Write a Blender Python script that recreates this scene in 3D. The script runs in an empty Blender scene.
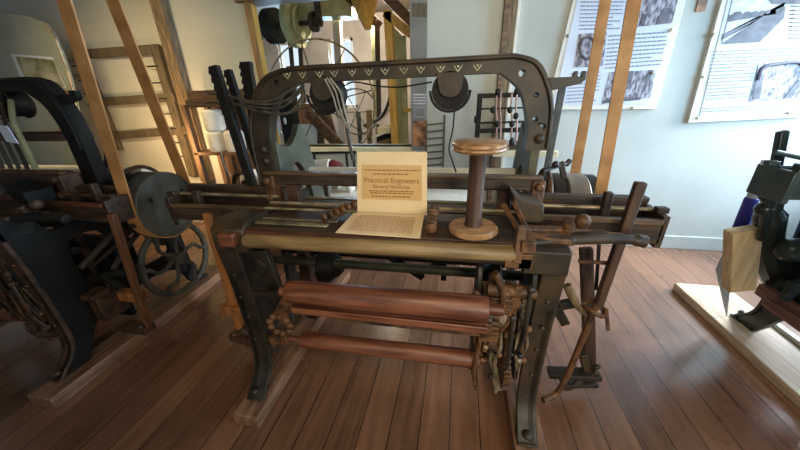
import bpy, bmesh, math, random
from math import pi, sin, cos, radians
from mathutils import Vector, Matrix
from mathutils.geometry import tessellate_polygon
random.seed(7)
C = bpy.context.scene.collection
V = Vector

# ------------------------------------------------------------------ camera geometry (800x450, f=303 px)
F = 303.0; H = 1.45
dY = V((62, -134.5, F)).normalized()
dD = V((22, 685, F)); dD = (dD - dD.dot(dY) * dY).normalized()
dX = dD.cross(dY)
if dX.x < 0: dX = -dX
def ray(x, y):
    c = V((x - 400, y - 225, F)); return V((c.dot(dX), c.dot(dY), -c.dot(dD)))
def P(x, y, Y):                       # measured point of the photograph at depth Y
    r = ray(x, y); t = Y / r.y; return V((r.x * t, Y, H + r.z * t))
def PX(x, y, X):
    r = ray(x, y); t = X / r.x; return V((X, r.y * t, H + r.z * t))
def PZ(x, y, Z=0.0):
    r = ray(x, y); t = (Z - H) / r.z; return V((r.x * t, r.y * t, Z))

# ------------------------------------------------------------------ materials
def lin(v):
    v /= 255.0
    return v / 12.92 if v <= .04045 else ((v + .055) / 1.055) ** 2.4
def col(r, g, b): return (lin(r), lin(g), lin(b), 1)
def mat(name, c1, c2, rough=.5, metal=0., scale=8., stretch=(1, 1, 1), bump=.15, detail=6., spec=.5, lo=.35, hi=.65):
    m = bpy.data.materials.new(name); m.use_nodes = True
    n = m.node_tree.nodes; l = m.node_tree.links
    b = n['Principled BSDF']
    tc = n.new('ShaderNodeTexCoord'); mp = n.new('ShaderNodeMapping'); mp.inputs['Scale'].default_value = stretch
    l.new(tc.outputs['Object'], mp.inputs['Vector'])
    no = n.new('ShaderNodeTexNoise'); no.inputs['Scale'].default_value = scale; no.inputs['Detail'].default_value = detail
    l.new(mp.outputs['Vector'], no.inputs['Vector'])
    cr = n.new('ShaderNodeValToRGB'); e = cr.color_ramp.elements
    e[0].position = lo; e[0].color = c1; e[1].position = hi; e[1].color = c2
    l.new(no.outputs['Fac'], cr.inputs['Fac']); l.new(cr.outputs['Color'], b.inputs['Base Color'])
    b.inputs['Roughness'].default_value = rough; b.inputs['Metallic'].default_value = metal
    b.inputs['Specular IOR Level'].default_value = spec
    if bump:
        bp = n.new('ShaderNodeBump'); bp.inputs['Strength'].default_value = bump; bp.inputs['Distance'].default_value = .01
        l.new(no.outputs['Fac'], bp.inputs['Height']); l.new(bp.outputs['Normal'], b.inputs['Normal'])
    return m
GRX = (1, 9, 9); GRY = (9, 1, 9); GRZ = (9, 9, 1)
M = {}
M['iron'] = mat('olive_iron', col(32, 24, 13), col(68, 52, 31), .5, .0, 9)
M['iron_green'] = mat('green_paint_iron', col(52, 50, 34), col(82, 78, 54), .5, 0, 7)
M['iron_grey'] = mat('grey_green_iron', col(52, 56, 46), col(76, 78, 66), .5, 0, 7)
M['iron_dark'] = mat('dark_iron', col(24, 21, 16), col(54, 43, 31), .5, 0, 10)
M['black'] = mat('black_iron', col(14, 13, 12), col(30, 27, 23), .62, 0, 10, spec=.3)
M['rust'] = mat('rusty_iron', col(52, 36, 23), col(120, 82, 50), .55, .1, 22)
M['rust_dark'] = mat('dark_rust', col(34, 23, 15), col(84, 54, 33), .55, 0, 22)
M['steel'] = mat('worn_steel', col(104, 92, 72), col(170, 154, 124), .4, .4, 14)
M['wood_dark'] = mat('dark_wood', col(38, 26, 18), col(76, 54, 37), .55, 0, 5, GRX)
M['wood_darkz'] = mat('dark_wood_upright', col(42, 28, 20), col(84, 57, 40), .55, 0, 5, GRZ)
M['wood_brown'] = mat('brown_wood', col(66, 48, 33), col(112, 86, 60), .5, 0, 5, GRX)
M['wood_red'] = mat('red_brown_wood', col(84, 45, 31), col(136, 84, 60), .4, 0, 4, GRX)
M['wood_strip'] = mat('dark_red_strip', col(52, 28, 20), col(92, 54, 40), .45, 0, 4, GRX)
M['wood_tan'] = mat('tan_wood', col(104, 84, 53), col(150, 124, 84), .45, 0, 4, GRX)
M['wood_spool'] = mat('spool_wood', col(128, 92, 60), col(188, 146, 104), .4, 0, 6, (3, 12, 3))
M['wood_orange'] = mat('orange_wood', col(122, 74, 38), col(166, 108, 58), .5, 0, 5, GRZ)
M['wood_grey'] = mat('weathered_wood', col(82, 68, 50), col(132, 112, 86), .7, 0, 7, GRZ, .3)
M['wood_rack'] = mat('rack_wood', col(66, 58, 46), col(98, 88, 70), .65, 0, 7, GRZ)
M['wood_runner'] = mat('runner_wood', col(98, 68, 50), col(148, 112, 86), .5, 0, 5, GRY)
M['wood_pale'] = mat('pale_plank', col(178, 150, 124), col(214, 192, 166), .5, 0, 4, GRY)
M['wood_yellow'] = mat('yellow_wood', col(180, 138, 58), col(214, 174, 92), .5, 0, 4, GRZ)
M['jamb'] = mat('jamb_wood', col(110, 80, 44), col(150, 112, 62), .5, 0, 4, GRZ)
M['wood_shelf'] = mat('shelf_wood', col(88, 64, 44), col(128, 98, 70), .55, 0, 5, GRZ)
M['leather'] = mat('leather_belt', col(162, 112, 62), col(196, 144, 88), .55, 0, 9, (1, 1, 1), .05)
M['cream'] = mat('cream_paint', col(206, 196, 160), col(224, 214, 180), .6, 0, 5)
M['white'] = mat('white_cotton', col(216, 208, 196), col(236, 230, 220), .8, 0, 12)
M['whitepaint'] = mat('white_paint', col(200, 196, 184), col(222, 218, 208), .5, 0, 5)
M['stone'] = mat('pulley_grey', col(66, 68, 64), col(94, 94, 88), .55, .1, 9)
M['pulley_light'] = mat('pulley_light_grey', col(132, 122, 110), col(168, 156, 142), .45, .3, 9)
M['paper'] = mat('cream_paper', col(226, 200, 156), col(236, 212, 170), .35, 0, 3, (1, 1, 1), 0)
M['paper_tan'] = mat('tan_print', col(206, 166, 106), col(216, 178, 118), .35, 0, 3, (1, 1, 1), 0)
M['paper_white'] = mat('white_print', col(196, 202, 220), col(204, 210, 228), .4, 0, 2, (1, 1, 1), 0)
M['ink'] = mat('brown_ink', col(142, 100, 58), col(152, 110, 66), .6, 0, 3, (1, 1, 1), 0)
M['ink_grey'] = mat('grey_ink', col(120, 122, 134), col(140, 142, 152), .6, 0, 30, (1, 1, 1), 0)
M['ink_pale'] = mat('pale_brown_ink', col(190, 150, 120), col(204, 166, 134), .6, 0, 30, (1, 1, 1), 0)
M['photo'] = mat('monochrome_photo', col(78, 70, 80), col(182, 178, 190), .45, 0, 34, (1.6, 1, .7), 0, 6, .5, .36, .66)
M['photo_dark'] = mat('monochrome_photo_dark', col(62, 58, 66), col(104, 98, 108), .45, 0, 20, (1, 1, 1), 0)
M['photo_light'] = mat('monochrome_photo_light', col(176, 174, 184), col(206, 204, 212), .45, 0, 20, (1, 1, 1), 0)
M['photo_col'] = mat('colour_photo', col(92, 92, 44), col(176, 176, 160), .4, 0, 6, (1, 1, 1), 0)
M['tan_cloth'] = mat('straw_cloth', col(120, 116, 84), col(150, 146, 110), .8, 0, 10)
M['photo_brown'] = mat('brown_photo', col(60, 40, 32), col(176, 124, 86), .45, 0, 14, (1, 1, 1), 0)
M['board_grey'] = mat('exhibit_grey', col(136, 142, 132), col(150, 156, 146), .4, 0, 3, (1, 1, 1), 0)
M['banner'] = mat('grey_banner', col(104, 104, 102), col(122, 122, 118), .5, 0, 5, (1, 1, 1), 0)
M['wall_white'] = mat('white_wall_paint', col(170, 172, 166), col(182, 184, 178), .6, 0, 1.6, (1, 1, 1), .05)
M['wall_room'] = mat('lilac_grey_plaster', col(168, 158, 152), col(190, 180, 172), .8, 0, 3, (1, 1, 1), .1)
M['ceiling'] = mat('ceiling_boards', col(104, 88, 68), col(136, 118, 92), .7, 0, 4, GRY)
M['blue'] = mat('blue_cloth', col(34, 34, 128), col(52, 52, 160), .6, 0, 8)
M['plastic'] = mat('grey_sheeting', col(150, 150, 156), col(206, 206, 210), .3, 0, 10)
M['red'] = mat('dark_red_cloth', col(88, 26, 26), col(118, 40, 38), .7, 0, 8)
M['gold'] = mat('cream_stencil', col(150, 140, 108), col(206, 198, 166), .5, 0, 30, (1, 1, 1), 0)
M['cord'] = mat('dark_cord', col(52, 46, 40), col(84, 74, 62), .7, 0, 20)
M['cord_white'] = mat('pale_cord', col(128, 122, 108), col(164, 158, 142), .7, 0, 20)
M['pulley_green'] = mat('pale_green_paint', col(146, 150, 110), col(182, 182, 142), .5, 0, 8)
M['pink'] = mat('pink_thread', col(150, 116, 110), col(196, 160, 152), .8, 0, 20)
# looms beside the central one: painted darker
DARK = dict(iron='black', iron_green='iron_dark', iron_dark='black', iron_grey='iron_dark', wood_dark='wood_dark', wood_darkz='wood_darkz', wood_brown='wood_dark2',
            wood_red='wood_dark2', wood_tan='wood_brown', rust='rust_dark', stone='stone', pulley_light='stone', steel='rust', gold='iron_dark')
M['wood_dark2'] = mat('deep_brown_wood', col(62, 36, 24), col(112, 68, 44), .45, 0, 5, GRX)
M['greenblack'] = mat('green_black_enamel', col(22, 30, 30), col(44, 54, 52), .3, .1, 6)
M['greenblack2'] = mat('green_grey_enamel', col(52, 64, 62), col(80, 90, 86), .3, .1, 6)
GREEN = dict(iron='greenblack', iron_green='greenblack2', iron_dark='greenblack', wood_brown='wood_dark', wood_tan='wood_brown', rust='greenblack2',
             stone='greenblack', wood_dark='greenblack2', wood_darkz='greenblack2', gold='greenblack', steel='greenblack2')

def floor_mat():
    m = bpy.data.materials.new('floor_boards'); m.use_nodes = True
    n = m.node_tree.nodes; l = m.node_tree.links; b = n['Principled BSDF']
    tc = n.new('ShaderNodeTexCoord'); sx = n.new('ShaderNodeSeparateXYZ'); l.new(tc.outputs['Object'], sx.inputs[0])
    def mth(op, a, bv=None):
        k = n.new('ShaderNodeMath'); k.operation = op
        if hasattr(a, 'links'): l.new(a, k.inputs[0])
        else: k.inputs[0].default_value = a
        if bv is not None:
            if hasattr(bv, 'links'): l.new(bv, k.inputs[1])
            else: k.inputs[1].default_value = bv
        return k.outputs[0]
    u = mth('DIVIDE', mth('ADD', sx.outputs['X'], 10.055), .138)
    fr = mth('FRACT', u); idx = mth('FLOOR', u)
    gap = mth('LESS_THAN', mth('ABSOLUTE', mth('SUBTRACT', fr, .5)), .484)      # 1 on the board, 0 in the gap
    wn = n.new('ShaderNodeTexWhiteNoise'); wn.noise_dimensions = '1D'; l.new(idx, wn.inputs['W'])
    cv = n.new('ShaderNodeCombineXYZ')
    l.new(mth('MULTIPLY', sx.outputs['X'], 14.), cv.inputs[0]); l.new(mth('ADD', sx.outputs['Y'], mth('MULTIPLY', wn.outputs['Value'], 20.)), cv.inputs[1])
    no = n.new('ShaderNodeTexNoise'); no.inputs['Scale'].default_value = 2.2; no.inputs['Detail'].default_value = 8; l.new(cv.outputs[0], no.inputs['Vector'])
    n2 = n.new('ShaderNodeTexNoise'); n2.inputs['Scale'].default_value = 1.7; n2.inputs['Detail'].default_value = 5; l.new(tc.outputs['Object'], n2.inputs['Vector'])
    cr = n.new('ShaderNodeValToRGB'); e = cr.color_ramp.elements
    e[0].position = .25; e[0].color = col(72, 47, 33); e[1].position = .8; e[1].color = col(154, 109, 82)
    f = mth('ADD', mth('MULTIPLY', no.outputs['Fac'], .5), mth('ADD', mth('MULTIPLY', n2.outputs['Fac'], .35), mth('MULTIPLY', wn.outputs['Value'], .18)))
    l.new(f, cr.inputs['Fac'])
    mx = n.new('ShaderNodeMixRGB'); l.new(gap, mx.inputs['Fac']); mx.inputs['Color1'].default_value = col(30, 20, 14)
    l.new(cr.outputs['Color'], mx.inputs['Color2']); l.new(mx.outputs['Color'], b.inputs['Base Color'])
    l.new(mth('ADD', mth('MULTIPLY', n2.outputs['Fac'], .3), .12), b.inputs['Roughness'])
    b.inputs['Coat Weight'].default_value = .5; b.inputs['Coat IOR'].default_value = 1.5; b.inputs['Coat Roughness'].default_value = .2
    bp = n.new('ShaderNodeBump'); bp.inputs['Strength'].default_value = .35; bp.inputs['Distance'].default_value = .006
    l.new(mth('ADD', gap, mth('MULTIPLY', no.outputs['Fac'], .12)), bp.inputs['Height']); l.new(bp.outputs['Normal'], b.inputs['Normal'])
    return m
M['floor'] = floor_mat()

# ------------------------------------------------------------------ mesh builder
class MB:
    def __init__(s): s.b = bmesh.new()
    def _hex(s, vs):
        v = [s.b.verts.new(p) for p in vs]
        for q in ((3, 2, 1, 0), (4, 5, 6, 7), (0, 1, 5, 4), (1, 2, 6, 5), (2, 3, 7, 6), (3, 0, 4, 7)): s.b.faces.new([v[i] for i in q])
        return s
    def box(s, a, b):                                   # two opposite corners
        x0, x1 = sorted((a[0], b[0])); y0, y1 = sorted((a[1], b[1])); z0, z1 = sorted((a[2], b[2]))
        return s._hex([(x0, y0, z0), (x1, y0, z0), (x1, y1, z0), (x0, y1, z0), (x0, y0, z1), (x1, y0, z1), (x1, y1, z1), (x0, y1, z1)])
    def bar(s, p, q, w, h, up=(0, 1, 0), w2=None, h2=None):     # rectangular bar from p to q: w across, h along up
        p, q = V(p), V(q); d = (q - p).normalized(); u = V(up); u = (u - u.dot(d) * d).normalized(); r = d.cross(u)
        w2 = w if w2 is None else w2; h2 = h if h2 is None else h2
        def ring(c, w, h): return [c - r * w / 2 - u * h / 2, c + r * w / 2 - u * h / 2, c + r * w / 2 + u * h / 2, c - r * w / 2 + u * h / 2]
        return s._hex(ring(p, w, h) + ring(q, w2, h2))
    def tube(s, pts, r, seg=10, closed=False):
        pts = [V(p) for p in pts]; n = len(pts); rings = []
        prev = None
        for i, p in enumerate(pts):
            if closed: t = pts[(i + 1) % n] - pts[i - 1]
            else: t = pts[min(i + 1, n - 1)] - pts[max(i - 1, 0)]
            t.normalize()
            if prev is None: a = t.orthogonal().normalized()
            else: a = (prev - prev.dot(t) * t).normalized()
            prev = a; bt = t.cross(a); rr = r[i] if isinstance(r, (list, tuple)) else r
            rings.append([s.b.verts.new(p + a * rr * cos(k * 2 * pi / seg) + bt * rr * sin(k * 2 * pi / seg)) for k in range(seg)])
        for i in range(n if closed else n - 1):
            A, B = rings[i], rings[(i + 1) % n]
            for k in range(seg): s.b.faces.new((A[k], A[(k + 1) % seg], B[(k + 1) % seg], B[k]))
        if not closed:
            s.b.faces.new(list(reversed(rings[0]))); s.b.faces.new(rings[-1])
        return s
    def cyl(s, p, q, r, r2=None, seg=24):
        return s.tube([p, q], [r, r if r2 is None else r2], seg)
    def lathe(s, o, axis, prof, seg=32):                # profile (radius, height along axis)
        o = V(o); t = V(axis).normalized(); a = t.orthogonal().normalized(); bt = t.cross(a); rings = []
        for (r, h) in prof:
            rings.append([s.b.verts.new(o + t * h + (a * cos(k * 2 * pi / seg) + bt * sin(k * 2 * pi / seg)) * max(r, .0004)) for k in range(seg)])
        for A, B in zip(rings, rings[1:]):
            for k in range(seg): s.b.faces.new((A[k], A[(k + 1) % seg], B[(k + 1) % seg], B[k]))
        s.b.faces.new(list(reversed(rings[0]))); s.b.faces.new(rings[-1])
        return s
    def plate(s, plane, at, th, outer, holes=()):       # flat casting with holes: plane 'YZ' (at X) or 'XZ' (at Y) or 'XY' (at Z)
        def m(p, k):
            if plane == 'YZ': return V((k, p[0], p[1]))
            if plane == 'XZ': return V((p[0], k, p[1]))
            return V((p[0], p[1], k))
        loops = [outer] + list(holes)
        flat = [p for L in loops for p in L]
        tris = tessellate_polygon([[V((p[0], p[1], 0)) for p in L] for L in loops])
        a = [s.b.verts.new(m(p, at)) for p in flat]; b = [s.b.verts.new(m(p, at + th)) for p in flat]
        for t in tris:
            try: s.b.faces.new([a[i] for i in t]); s.b.faces.new([b[i] for i in reversed(t)])
            except ValueError: pass
        k = 0
        for L in loops:
            n = len(L)
            for i in range(n):
                j = (i + 1) % n
                s.b.faces.new((a[k + i], a[k + j], b[k + j], b[k + i]))
            k += n
        return s
    def quad(s, pts, n=(0, -1, 0), th=.002):            # thin slab from four points, thickened away from n
        n = V(n).normalized() * th
        pts = [V(p) for p in pts]
        return s._hex([p - n for p in pts] + pts)
    def ball(s, c, r, sc=(1, 1, 1), u=16, v=10):
        c = V(c); rows = []
        for i in range(1, v):
            t = pi * i / v
            rows.append([s.b.verts.new(c + V((r * sc[0] * sin(t) * cos(2 * pi * k / u), r * sc[1] * sin(t) * sin(2 * pi * k / u), r * sc[2] * cos(t)))) for k in range(u)])
        top = s.b.verts.new(c + V((0, 0, r * sc[2]))); bot = s.b.verts.new(c - V((0, 0, r * sc[2])))
        for A, B in zip(rows, rows[1:]):
            for k in range(u): s.b.faces.new((A[k], A[(k + 1) % u], B[(k + 1) % u], B[k]))
        for k in range(u):
            s.b.faces.new((top, rows[0][(k + 1) % u], rows[0][k])); s.b.faces.new((bot, rows[-1][k], rows[-1][(k + 1) % u]))
        return s
    def gear(s, c, r, w, teeth, axis='X', hole=.3, depth=.014):
        c = V(c); out = []
        for i in range(teeth):
            for fa, rr in ((0, r - depth), (.25, r - depth), (.4, r), (.75, r), (.9, r - depth)):
                a = 2 * pi * (i + fa) / teeth; out.append((c.y + rr * cos(a), c.z + rr * sin(a)))
        holes = []
        for k in range(5):
            a = 2 * pi * k / 5; holes.append([(c.y + r * .58 * cos(a) + r * .16 * cos(t * pi / 5), c.z + r * .58 * sin(a) + r * .16 * sin(t * pi / 5)) for t in range(10)])
        s.plate('YZ', c.x - w / 2, w, out, holes)
        return s.cyl(c - V((w, 0, 0)), c + V((w, 0, 0)), r * .2)
    def build(s, name, m, parent=None, org=(0, 0, 0), bevel=.003, angle=35):
        bmesh.ops.recalc_face_normals(s.b, faces=s.b.faces[:])
        bmesh.ops.translate(s.b, verts=s.b.verts[:], vec=-V(org))
        me = bpy.data.meshes.new(name); s.b.to_mesh(me); s.b.free()
        for p in me.polygons: p.use_smooth = True
        me.set_sharp_from_angle(angle=radians(angle))
        me.materials.append(M[m] if isinstance(m, str) else m)
        o = bpy.data.objects.new(name, me); C.objects.link(o)
        if parent: o.parent = parent
        if bevel:
            bv = o.modifiers.new('bevel', 'BEVEL'); bv.width = bevel; bv.segments = 2; bv.limit_method = 'ANGLE'; bv.angle_limit = radians(50)
        return o
def MB_shift(dz):                                       # builder whose finished mesh is lifted by dz
    class L(MB):
        def build(s, name, m, parent=None, org=(0, 0, 0), *a):
            return MB.build(s, name, m, parent, V(org) - V((0, 0, dz)), *a)
    return L
def smooth(pts, n=6):                                   # Catmull-Rom through points
    pts = [V(p) for p in pts]; out = []
    for i in range(len(pts) - 1):
        p0, p1, p2, p3 = pts[max(i - 1, 0)], pts[i], pts[i + 1], pts[min(i + 2, len(pts) - 1)]
        for k in range(n):
            t = k / n
            out.append(.5 * ((2 * p1) + (-p0 + p2) * t + (2 * p0 - 5 * p1 + 4 * p2 - p3) * t * t + (-p0 + 3 * p1 - 3 * p2 + p3) * t ** 3))
    return out + [pts[-1]]
def s2(pts, n=5): return [(p.x, p.y) for p in smooth([(a, b, 0) for a, b in pts], n)]
def circ(y, z, r, n=12): return [(y + r * cos(2 * pi * k / n), z + r * sin(2 * pi * k / n)) for k in range(n)]
def tag(o, label, cat, group=None):
    o['label'] = label; o['category'] = cat
    if group: o['group'] = group
    return o
def thing(name, label, cat, loc=(0, 0, 0), rz=0, group=None):
    o = bpy.data.objects.new(name, None); C.objects.link(o); o.location = loc; o.rotation_euler = (0, 0, rz)
    o.empty_display_size = .1
    return tag(o, label, cat, group)
def struct(name, mb, m, parent=None, bevel=0):
    o = mb.build(name, m, parent, bevel=bevel)
    if parent is None: o['kind'] = 'structure'
    return o

# ------------------------------------------------------------------ room
WL, WR, WF, WB, CZ = -5.4, 3.3, -1.6, 3.03, 2.75
OX0, OX1, OZ0, OZ1 = -1.965, -.44, .955, 2.26           # opening into the next room
struct('floor', MB().box((WL - .1, WF - .1, -.1), (WR + .1, 6.4, 0)), 'floor')
w = MB()
w.box((WL, WB, 0), (OX0, WB + .12, CZ)); w.box((OX1, WB, 0), (WR, WB + .12, CZ)); w.box((OX0, WB, 0), (OX1, WB + .12, OZ0)); w.box((OX0, WB, OZ1 + .12), (OX1, WB + .12, CZ))
struct('wall_back', w, 'wall_white')
struct('wall_left', MB().box((WL - .12, WF, 0), (WL, WB, CZ)), 'wall_white')
w = MB()                                                # right wall with its window and one added at the corner
w.box((WR, WF, 0), (WR + .12, .3, CZ)); w.box((WR, 2.3, 0), (WR + .12, 2.4, CZ)); w.box((WR, 2.95, 0), (WR + .12, WB, CZ)); w.box((WR, 2.4, 0), (WR + .12, 2.95, .7)); w.box((WR, 2.4, 2.3), (WR + .12, 2.95, CZ)); w.box((WR, .3, 0), (WR + .12, 2.3, .8)); w.box((WR, .3, 2.2), (WR + .12, 2.3, CZ))
struct('wall_right', w, 'wall_white')
w = MB()                                                # wall behind the camera with two windows
w.box((WL, WF - .12, 0), (-2.2, WF, CZ)); w.box((-1., WF - .12, 0), (.6, WF, CZ)); w.box((1.8, WF - .12, 0), (WR, WF, CZ))
for a, b in ((-2.2, -1.), (.6, 1.8)): w.box((a, WF - .12, 0), (b, WF, .9)); w.box((a, WF - .12, 2.2), (b, WF, CZ))
struct('wall_front', w, 'wall_white')
struct('ceiling', MB().box((WL - .1, WF - .1, CZ), (WR + .1, 6.4, CZ + .1)), 'ceiling')
def window(name, axis, at, a, b, z0, z1, nx=2, nz=3):
    m = MB()
    def bx(u0, u1, v0, v1):
        if axis == 'Y': m.box((u0, at - .03, v0), (u1, at + .03, v1))
        else: m.box((at - .03, u0, v0), (at + .03, u1, v1))
    bx(a, a + .05, z0, z1); bx(b - .05, b, z0, z1); bx(a, b, z0, z0 + .05); bx(a, b, z1 - .05, z1)
    for i in range(1, nx): u = a + (b - a) * i / nx; bx(u - .015, u + .015, z0, z1)
    for i in range(1, nz): v = z0 + (z1 - z0) * i / nz; bx(a, b, v - .015, v + .015)
    struct(name, m, 'whitepaint')
window('window_1', 'X', WR + .06, .3, 2.3, .8, 2.2, 4, 3)
window('added_window_6', 'X', WR + .06, 2.4, 2.95, .7, 2.3, 1, 3)  # unseen window, added to let light onto the far floor
window('window_2', 'Y', WF - .06, -2.2, -1., .9, 2.2)
window('window_3', 'Y', WF - .06, .6, 1.8, .9, 2.2)
struct('baseboard_back', MB().box((OX1, WB - .02, 0), (WR, WB, .13)), 'wall_white', bevel=.004)
# opening trim
struct('trim_1', MB().box((OX0 - .1, WB - .03, OZ1 - .02), (-.3, WB + .16, OZ1 + .2)), 'wood_brown', bevel=.004)
struct('trim_2', MB().box((OX0 - .02, WB - .02, OZ0), (OX0 + .02, WB + .03, OZ1)), 'jamb', bevel=.004)
struct('trim_8', MB().box((OX0, WB + .03, OZ0), (OX0 + .012, WB + .12, OZ1)), 'wood_yellow', bevel=.002)
struct('trim_3', MB().box((OX0 - .05, WB - .05, OZ0 - .05), (OX1 + .02, WB + .18, OZ0)), 'cream', bevel=.004)
# next room
w = MB(); BY = 6.2
wins = [(-3.55, -3.1, 1.35, 2.4), (-2.52, -2.02, 1.2, 2.4)]
xs = [-5.0, -3.55, -3.1, -2.52, -2.02, 1.0]
for i in range(0, 5, 2): w.box((xs[i], BY, 0), (xs[i + 1], BY + .12, CZ))
for a, b, c, d in wins: w.box((a, BY, 0), (b, BY + .12, c)); w.box((a, BY, d), (b, BY + .12, CZ))
struct('wall_far', w, 'wall_room')
struct('wall_far_left', MB().box((-5.1, WB + .12, 0), (-5.0, BY, CZ)), 'wall_room')
struct('wall_far_right', MB().box((1.0, WB + .12, 0), (1.1, BY, CZ)), 'wall_room')
window('window_4', 'Y', BY + .06, -3.55, -3.1, 1.35, 2.4, 1, 2)
window('window_5', 'Y', BY + .06, -2.52, -2.02, 1.2, 2.4, 2, 2)
# wall uprights
m = MB(); a0 = P(158, 0, 2.98); a1 = P(187, 105, 2.98)
d = (a0 - a1); a0 = a1 + d * 1.6; a1 = a1 - d * .9
m.bar(a0, a1, .125, .08); struct('trim_4', m, 'wood_grey', bevel=.004)
struct('trim_5', MB().box((.295, 2.95, 0), (.34, WB, CZ)), 'wood_brown', bevel=.003)
struct('trim_6', MB().box((.34, 2.965, 0), (.395, WB, CZ)), 'wood_grey', bevel=.003)
struct('trim_7', MB().box((.395, 2.99, 0), (.42, WB, CZ)), 'whitepaint', bevel=.002)

# ------------------------------------------------------------------ the loom
O = V((-.3, 1.3, 0))
XL0, XL1, XR0, XR1 = -.98, -.90, .30, .38
def loom(label, loc, rz, pal, central=False, left=False, right=False):
    root = thing('power_loom', label, 'loom', (loc[0], loc[1], -.012 if right else 0), rz)
    def g(m): return pal.get(m, m)
    def part(name, mb, m, bevel=.003, parent=None):
        o = mb.build(name, g(m), parent or root, O, bevel); return o
    # side frames: cast plates with windows, front flange with rivets
    outer = s2([(.87, .075), (.905, .12), (.955, .17), (.985, .26), (.985, .5), (.975, .7), (.955, .9)], 4) + [(.955, .955), (1.09, .955), (1.13, .85), (1.36, .85), (1.39, .99), (1.52, .99), (1.57, .93), (1.74, .91), (1.83, .88)] + \
        s2([(1.82, .6), (1.82, .3), (1.86, .16), (1.94, .075)], 4) + [(1.80, .075)] + s2([(1.76, .14), (1.70, .26), (1.56, .32), (1.3, .31), (1.14, .27), (1.07, .16), (1.02, .075)], 4)
    h1 = s2([(1.2, .46), (1.17, .55), (1.17, .68), (1.2, .77), (1.32, .77), (1.36, .7), (1.36, .48), (1.33, .44), (1.2, .46)], 4)[:-1]
    h2 = s2([(1.45, .42), (1.44, .55), (1.45, .78), (1.5, .82), (1.66, .82), (1.7, .7), (1.7, .5), (1.66, .42), (1.45, .42)], 4)[:-1]
    for sd, (xa, xw) in enumerate(((XL0 + .01, XL0), (XR1 - .035, XR0))):
        m = MB().plate('YZ', xa, .025, outer, [h1, h2])
        part('side_frame', m, 'iron' if sd else 'iron_dark')
        fc = s2([(.87, .075), (.905, .12), (.955, .17), (.985, .26), (.985, .5), (.975, .7), (.955, .9), (.955, .955)], 4)
        fl = fc + [(y + .022, z) for y, z in reversed(fc)]
        m = MB().plate('YZ', xw if sd else xw, .08 if sd else .095, fl)
        for z in (.22, .36, .5, .62, .74, .84):
            m.ball((xw + .04, .984 if z < .6 else .972, z), .009)
        m.ball((xw + .04, .892, .115), .022, (1, 1, .7)); m.box((xw, .865, .074), (xw + .08, .94, .086))
        part('front_leg_flange', m, 'rust_dark' if left else 'iron' if sd else 'iron_dark', .004)
        # brace behind the arch
        xb = XL0 + .02 if sd == 0 else XR0 + .01
        bo = s2([(1.44, 1.30 if sd else 1.24), (1.49, 1.21), (1.58, 1.20), (1.66, 1.25), (1.71, 1.30), (1.76, 1.25), (1.81, 1.12), (1.86, .98), (1.90, .8)], 5) + [(1.44, .8)]
        bh = s2([(1.52, .84), (1.53, 1.0), (1.58, 1.09), (1.65, 1.08), (1.72, .98), (1.76, .84)], 4)
        if left: bo = [(1.44 + (a - 1.44) * .5, b - .13) for a, b in bo]; bh = [(1.44 + (a - 1.44) * .5, b - .13) for a, b in bh]
        part('arch_brace', MB().plate('YZ', xb, .04, bo, [bh]), 'iron_grey' if sd == 0 else 'iron_green')
    # arch
    ao = [(-1.06, .97)] + s2([(-1.06, 1.1), (-1.055, 1.25), (-1.03, 1.38), (-.98, 1.475), (-.902, 1.543), (-.783, 1.574)], 5) + s2([(.20, 1.580), (.29, 1.55), (.345, 1.47), (.378, 1.36), (.385, 1.2)], 5) + ([] if central else [(.38, .95), (.285, .95)])
    ai = [(.285, 1.2)] + s2([(.287, 1.25), (.278, 1.326), (.237, 1.44), (.15, 1.512)], 5) + s2([(-.744, 1.503), (-.837, 1.472), (-.905, 1.389), (-.945, 1.25), (-.955, .97)], 5)
    holes = [circ(-.855, 1.508, .013), circ(.235, 1.507, .014), circ(.30, 1.425, .010), circ(.31, 1.33, .011), circ(.345, 1.30, .012)]
    arch = part('arch', MB().plate('XZ', 1.43, .07, ao + ai, holes if central else holes[:1]), 'iron', .008)
    # raised rim on the arch and stencil
    rim = [(x, 1.425, z) for x, z in s2([(-1.045, 1.0), (-1.043, 1.25), (-1.015, 1.37), (-.97, 1.46), (-.895, 1.528), (-.783, 1.561)], 5) + s2([(.20, 1.567), (.28, 1.54), (.335, 1.46), (.366, 1.36), (.372, 1.21)], 5)]
    part('arch_rim', MB().tube(rim, .008, 6), 'iron', 0, arch)
    if central:
        m = MB()
        for i in range(12):
            x = -.79 + i * .0775 + random.uniform(-.006, .006); y = 1.4285; z = 1.522
            for a in (-.62, .62):
                q = V((x + sin(a) * .034, y, z + cos(a) * .034)); m.bar((x, y, z), q, .004, .0016)
                m.bar(q, (q.x - sin(a) * .012, y, q.z - .014), .003, .0016)
            m.ball((x, y, z + .02), .0045, (1, .3, 1), 8, 6)
        part('stencil_ornament', m, 'gold', 0, arch)
        for (x, z) in ((-.93, 1.14), (-.93, 1.2), (.335, 1.25),):
            part('bolt_head', MB().lathe((x - .06 if x < 0 else x, 1.43, z), (0, -1, 0), [(.02, 0), (.02, .008), (.012, .016), (.002, .018)], 16), 'iron', 0, arch)
    # hook bracket
    hk = [(.34, 1.487), (.43, 1.488), (.435, 1.507), (.443, 1.508), (.446, 1.487), (.462, 1.487), (.464, 1.507), (.475, 1.506), (.477, 1.478), (.463, 1.462), (.36, 1.44)]
    part('hook_bracket', MB().plate('XZ', 1.435, .03, hk), 'iron_dark')
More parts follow.
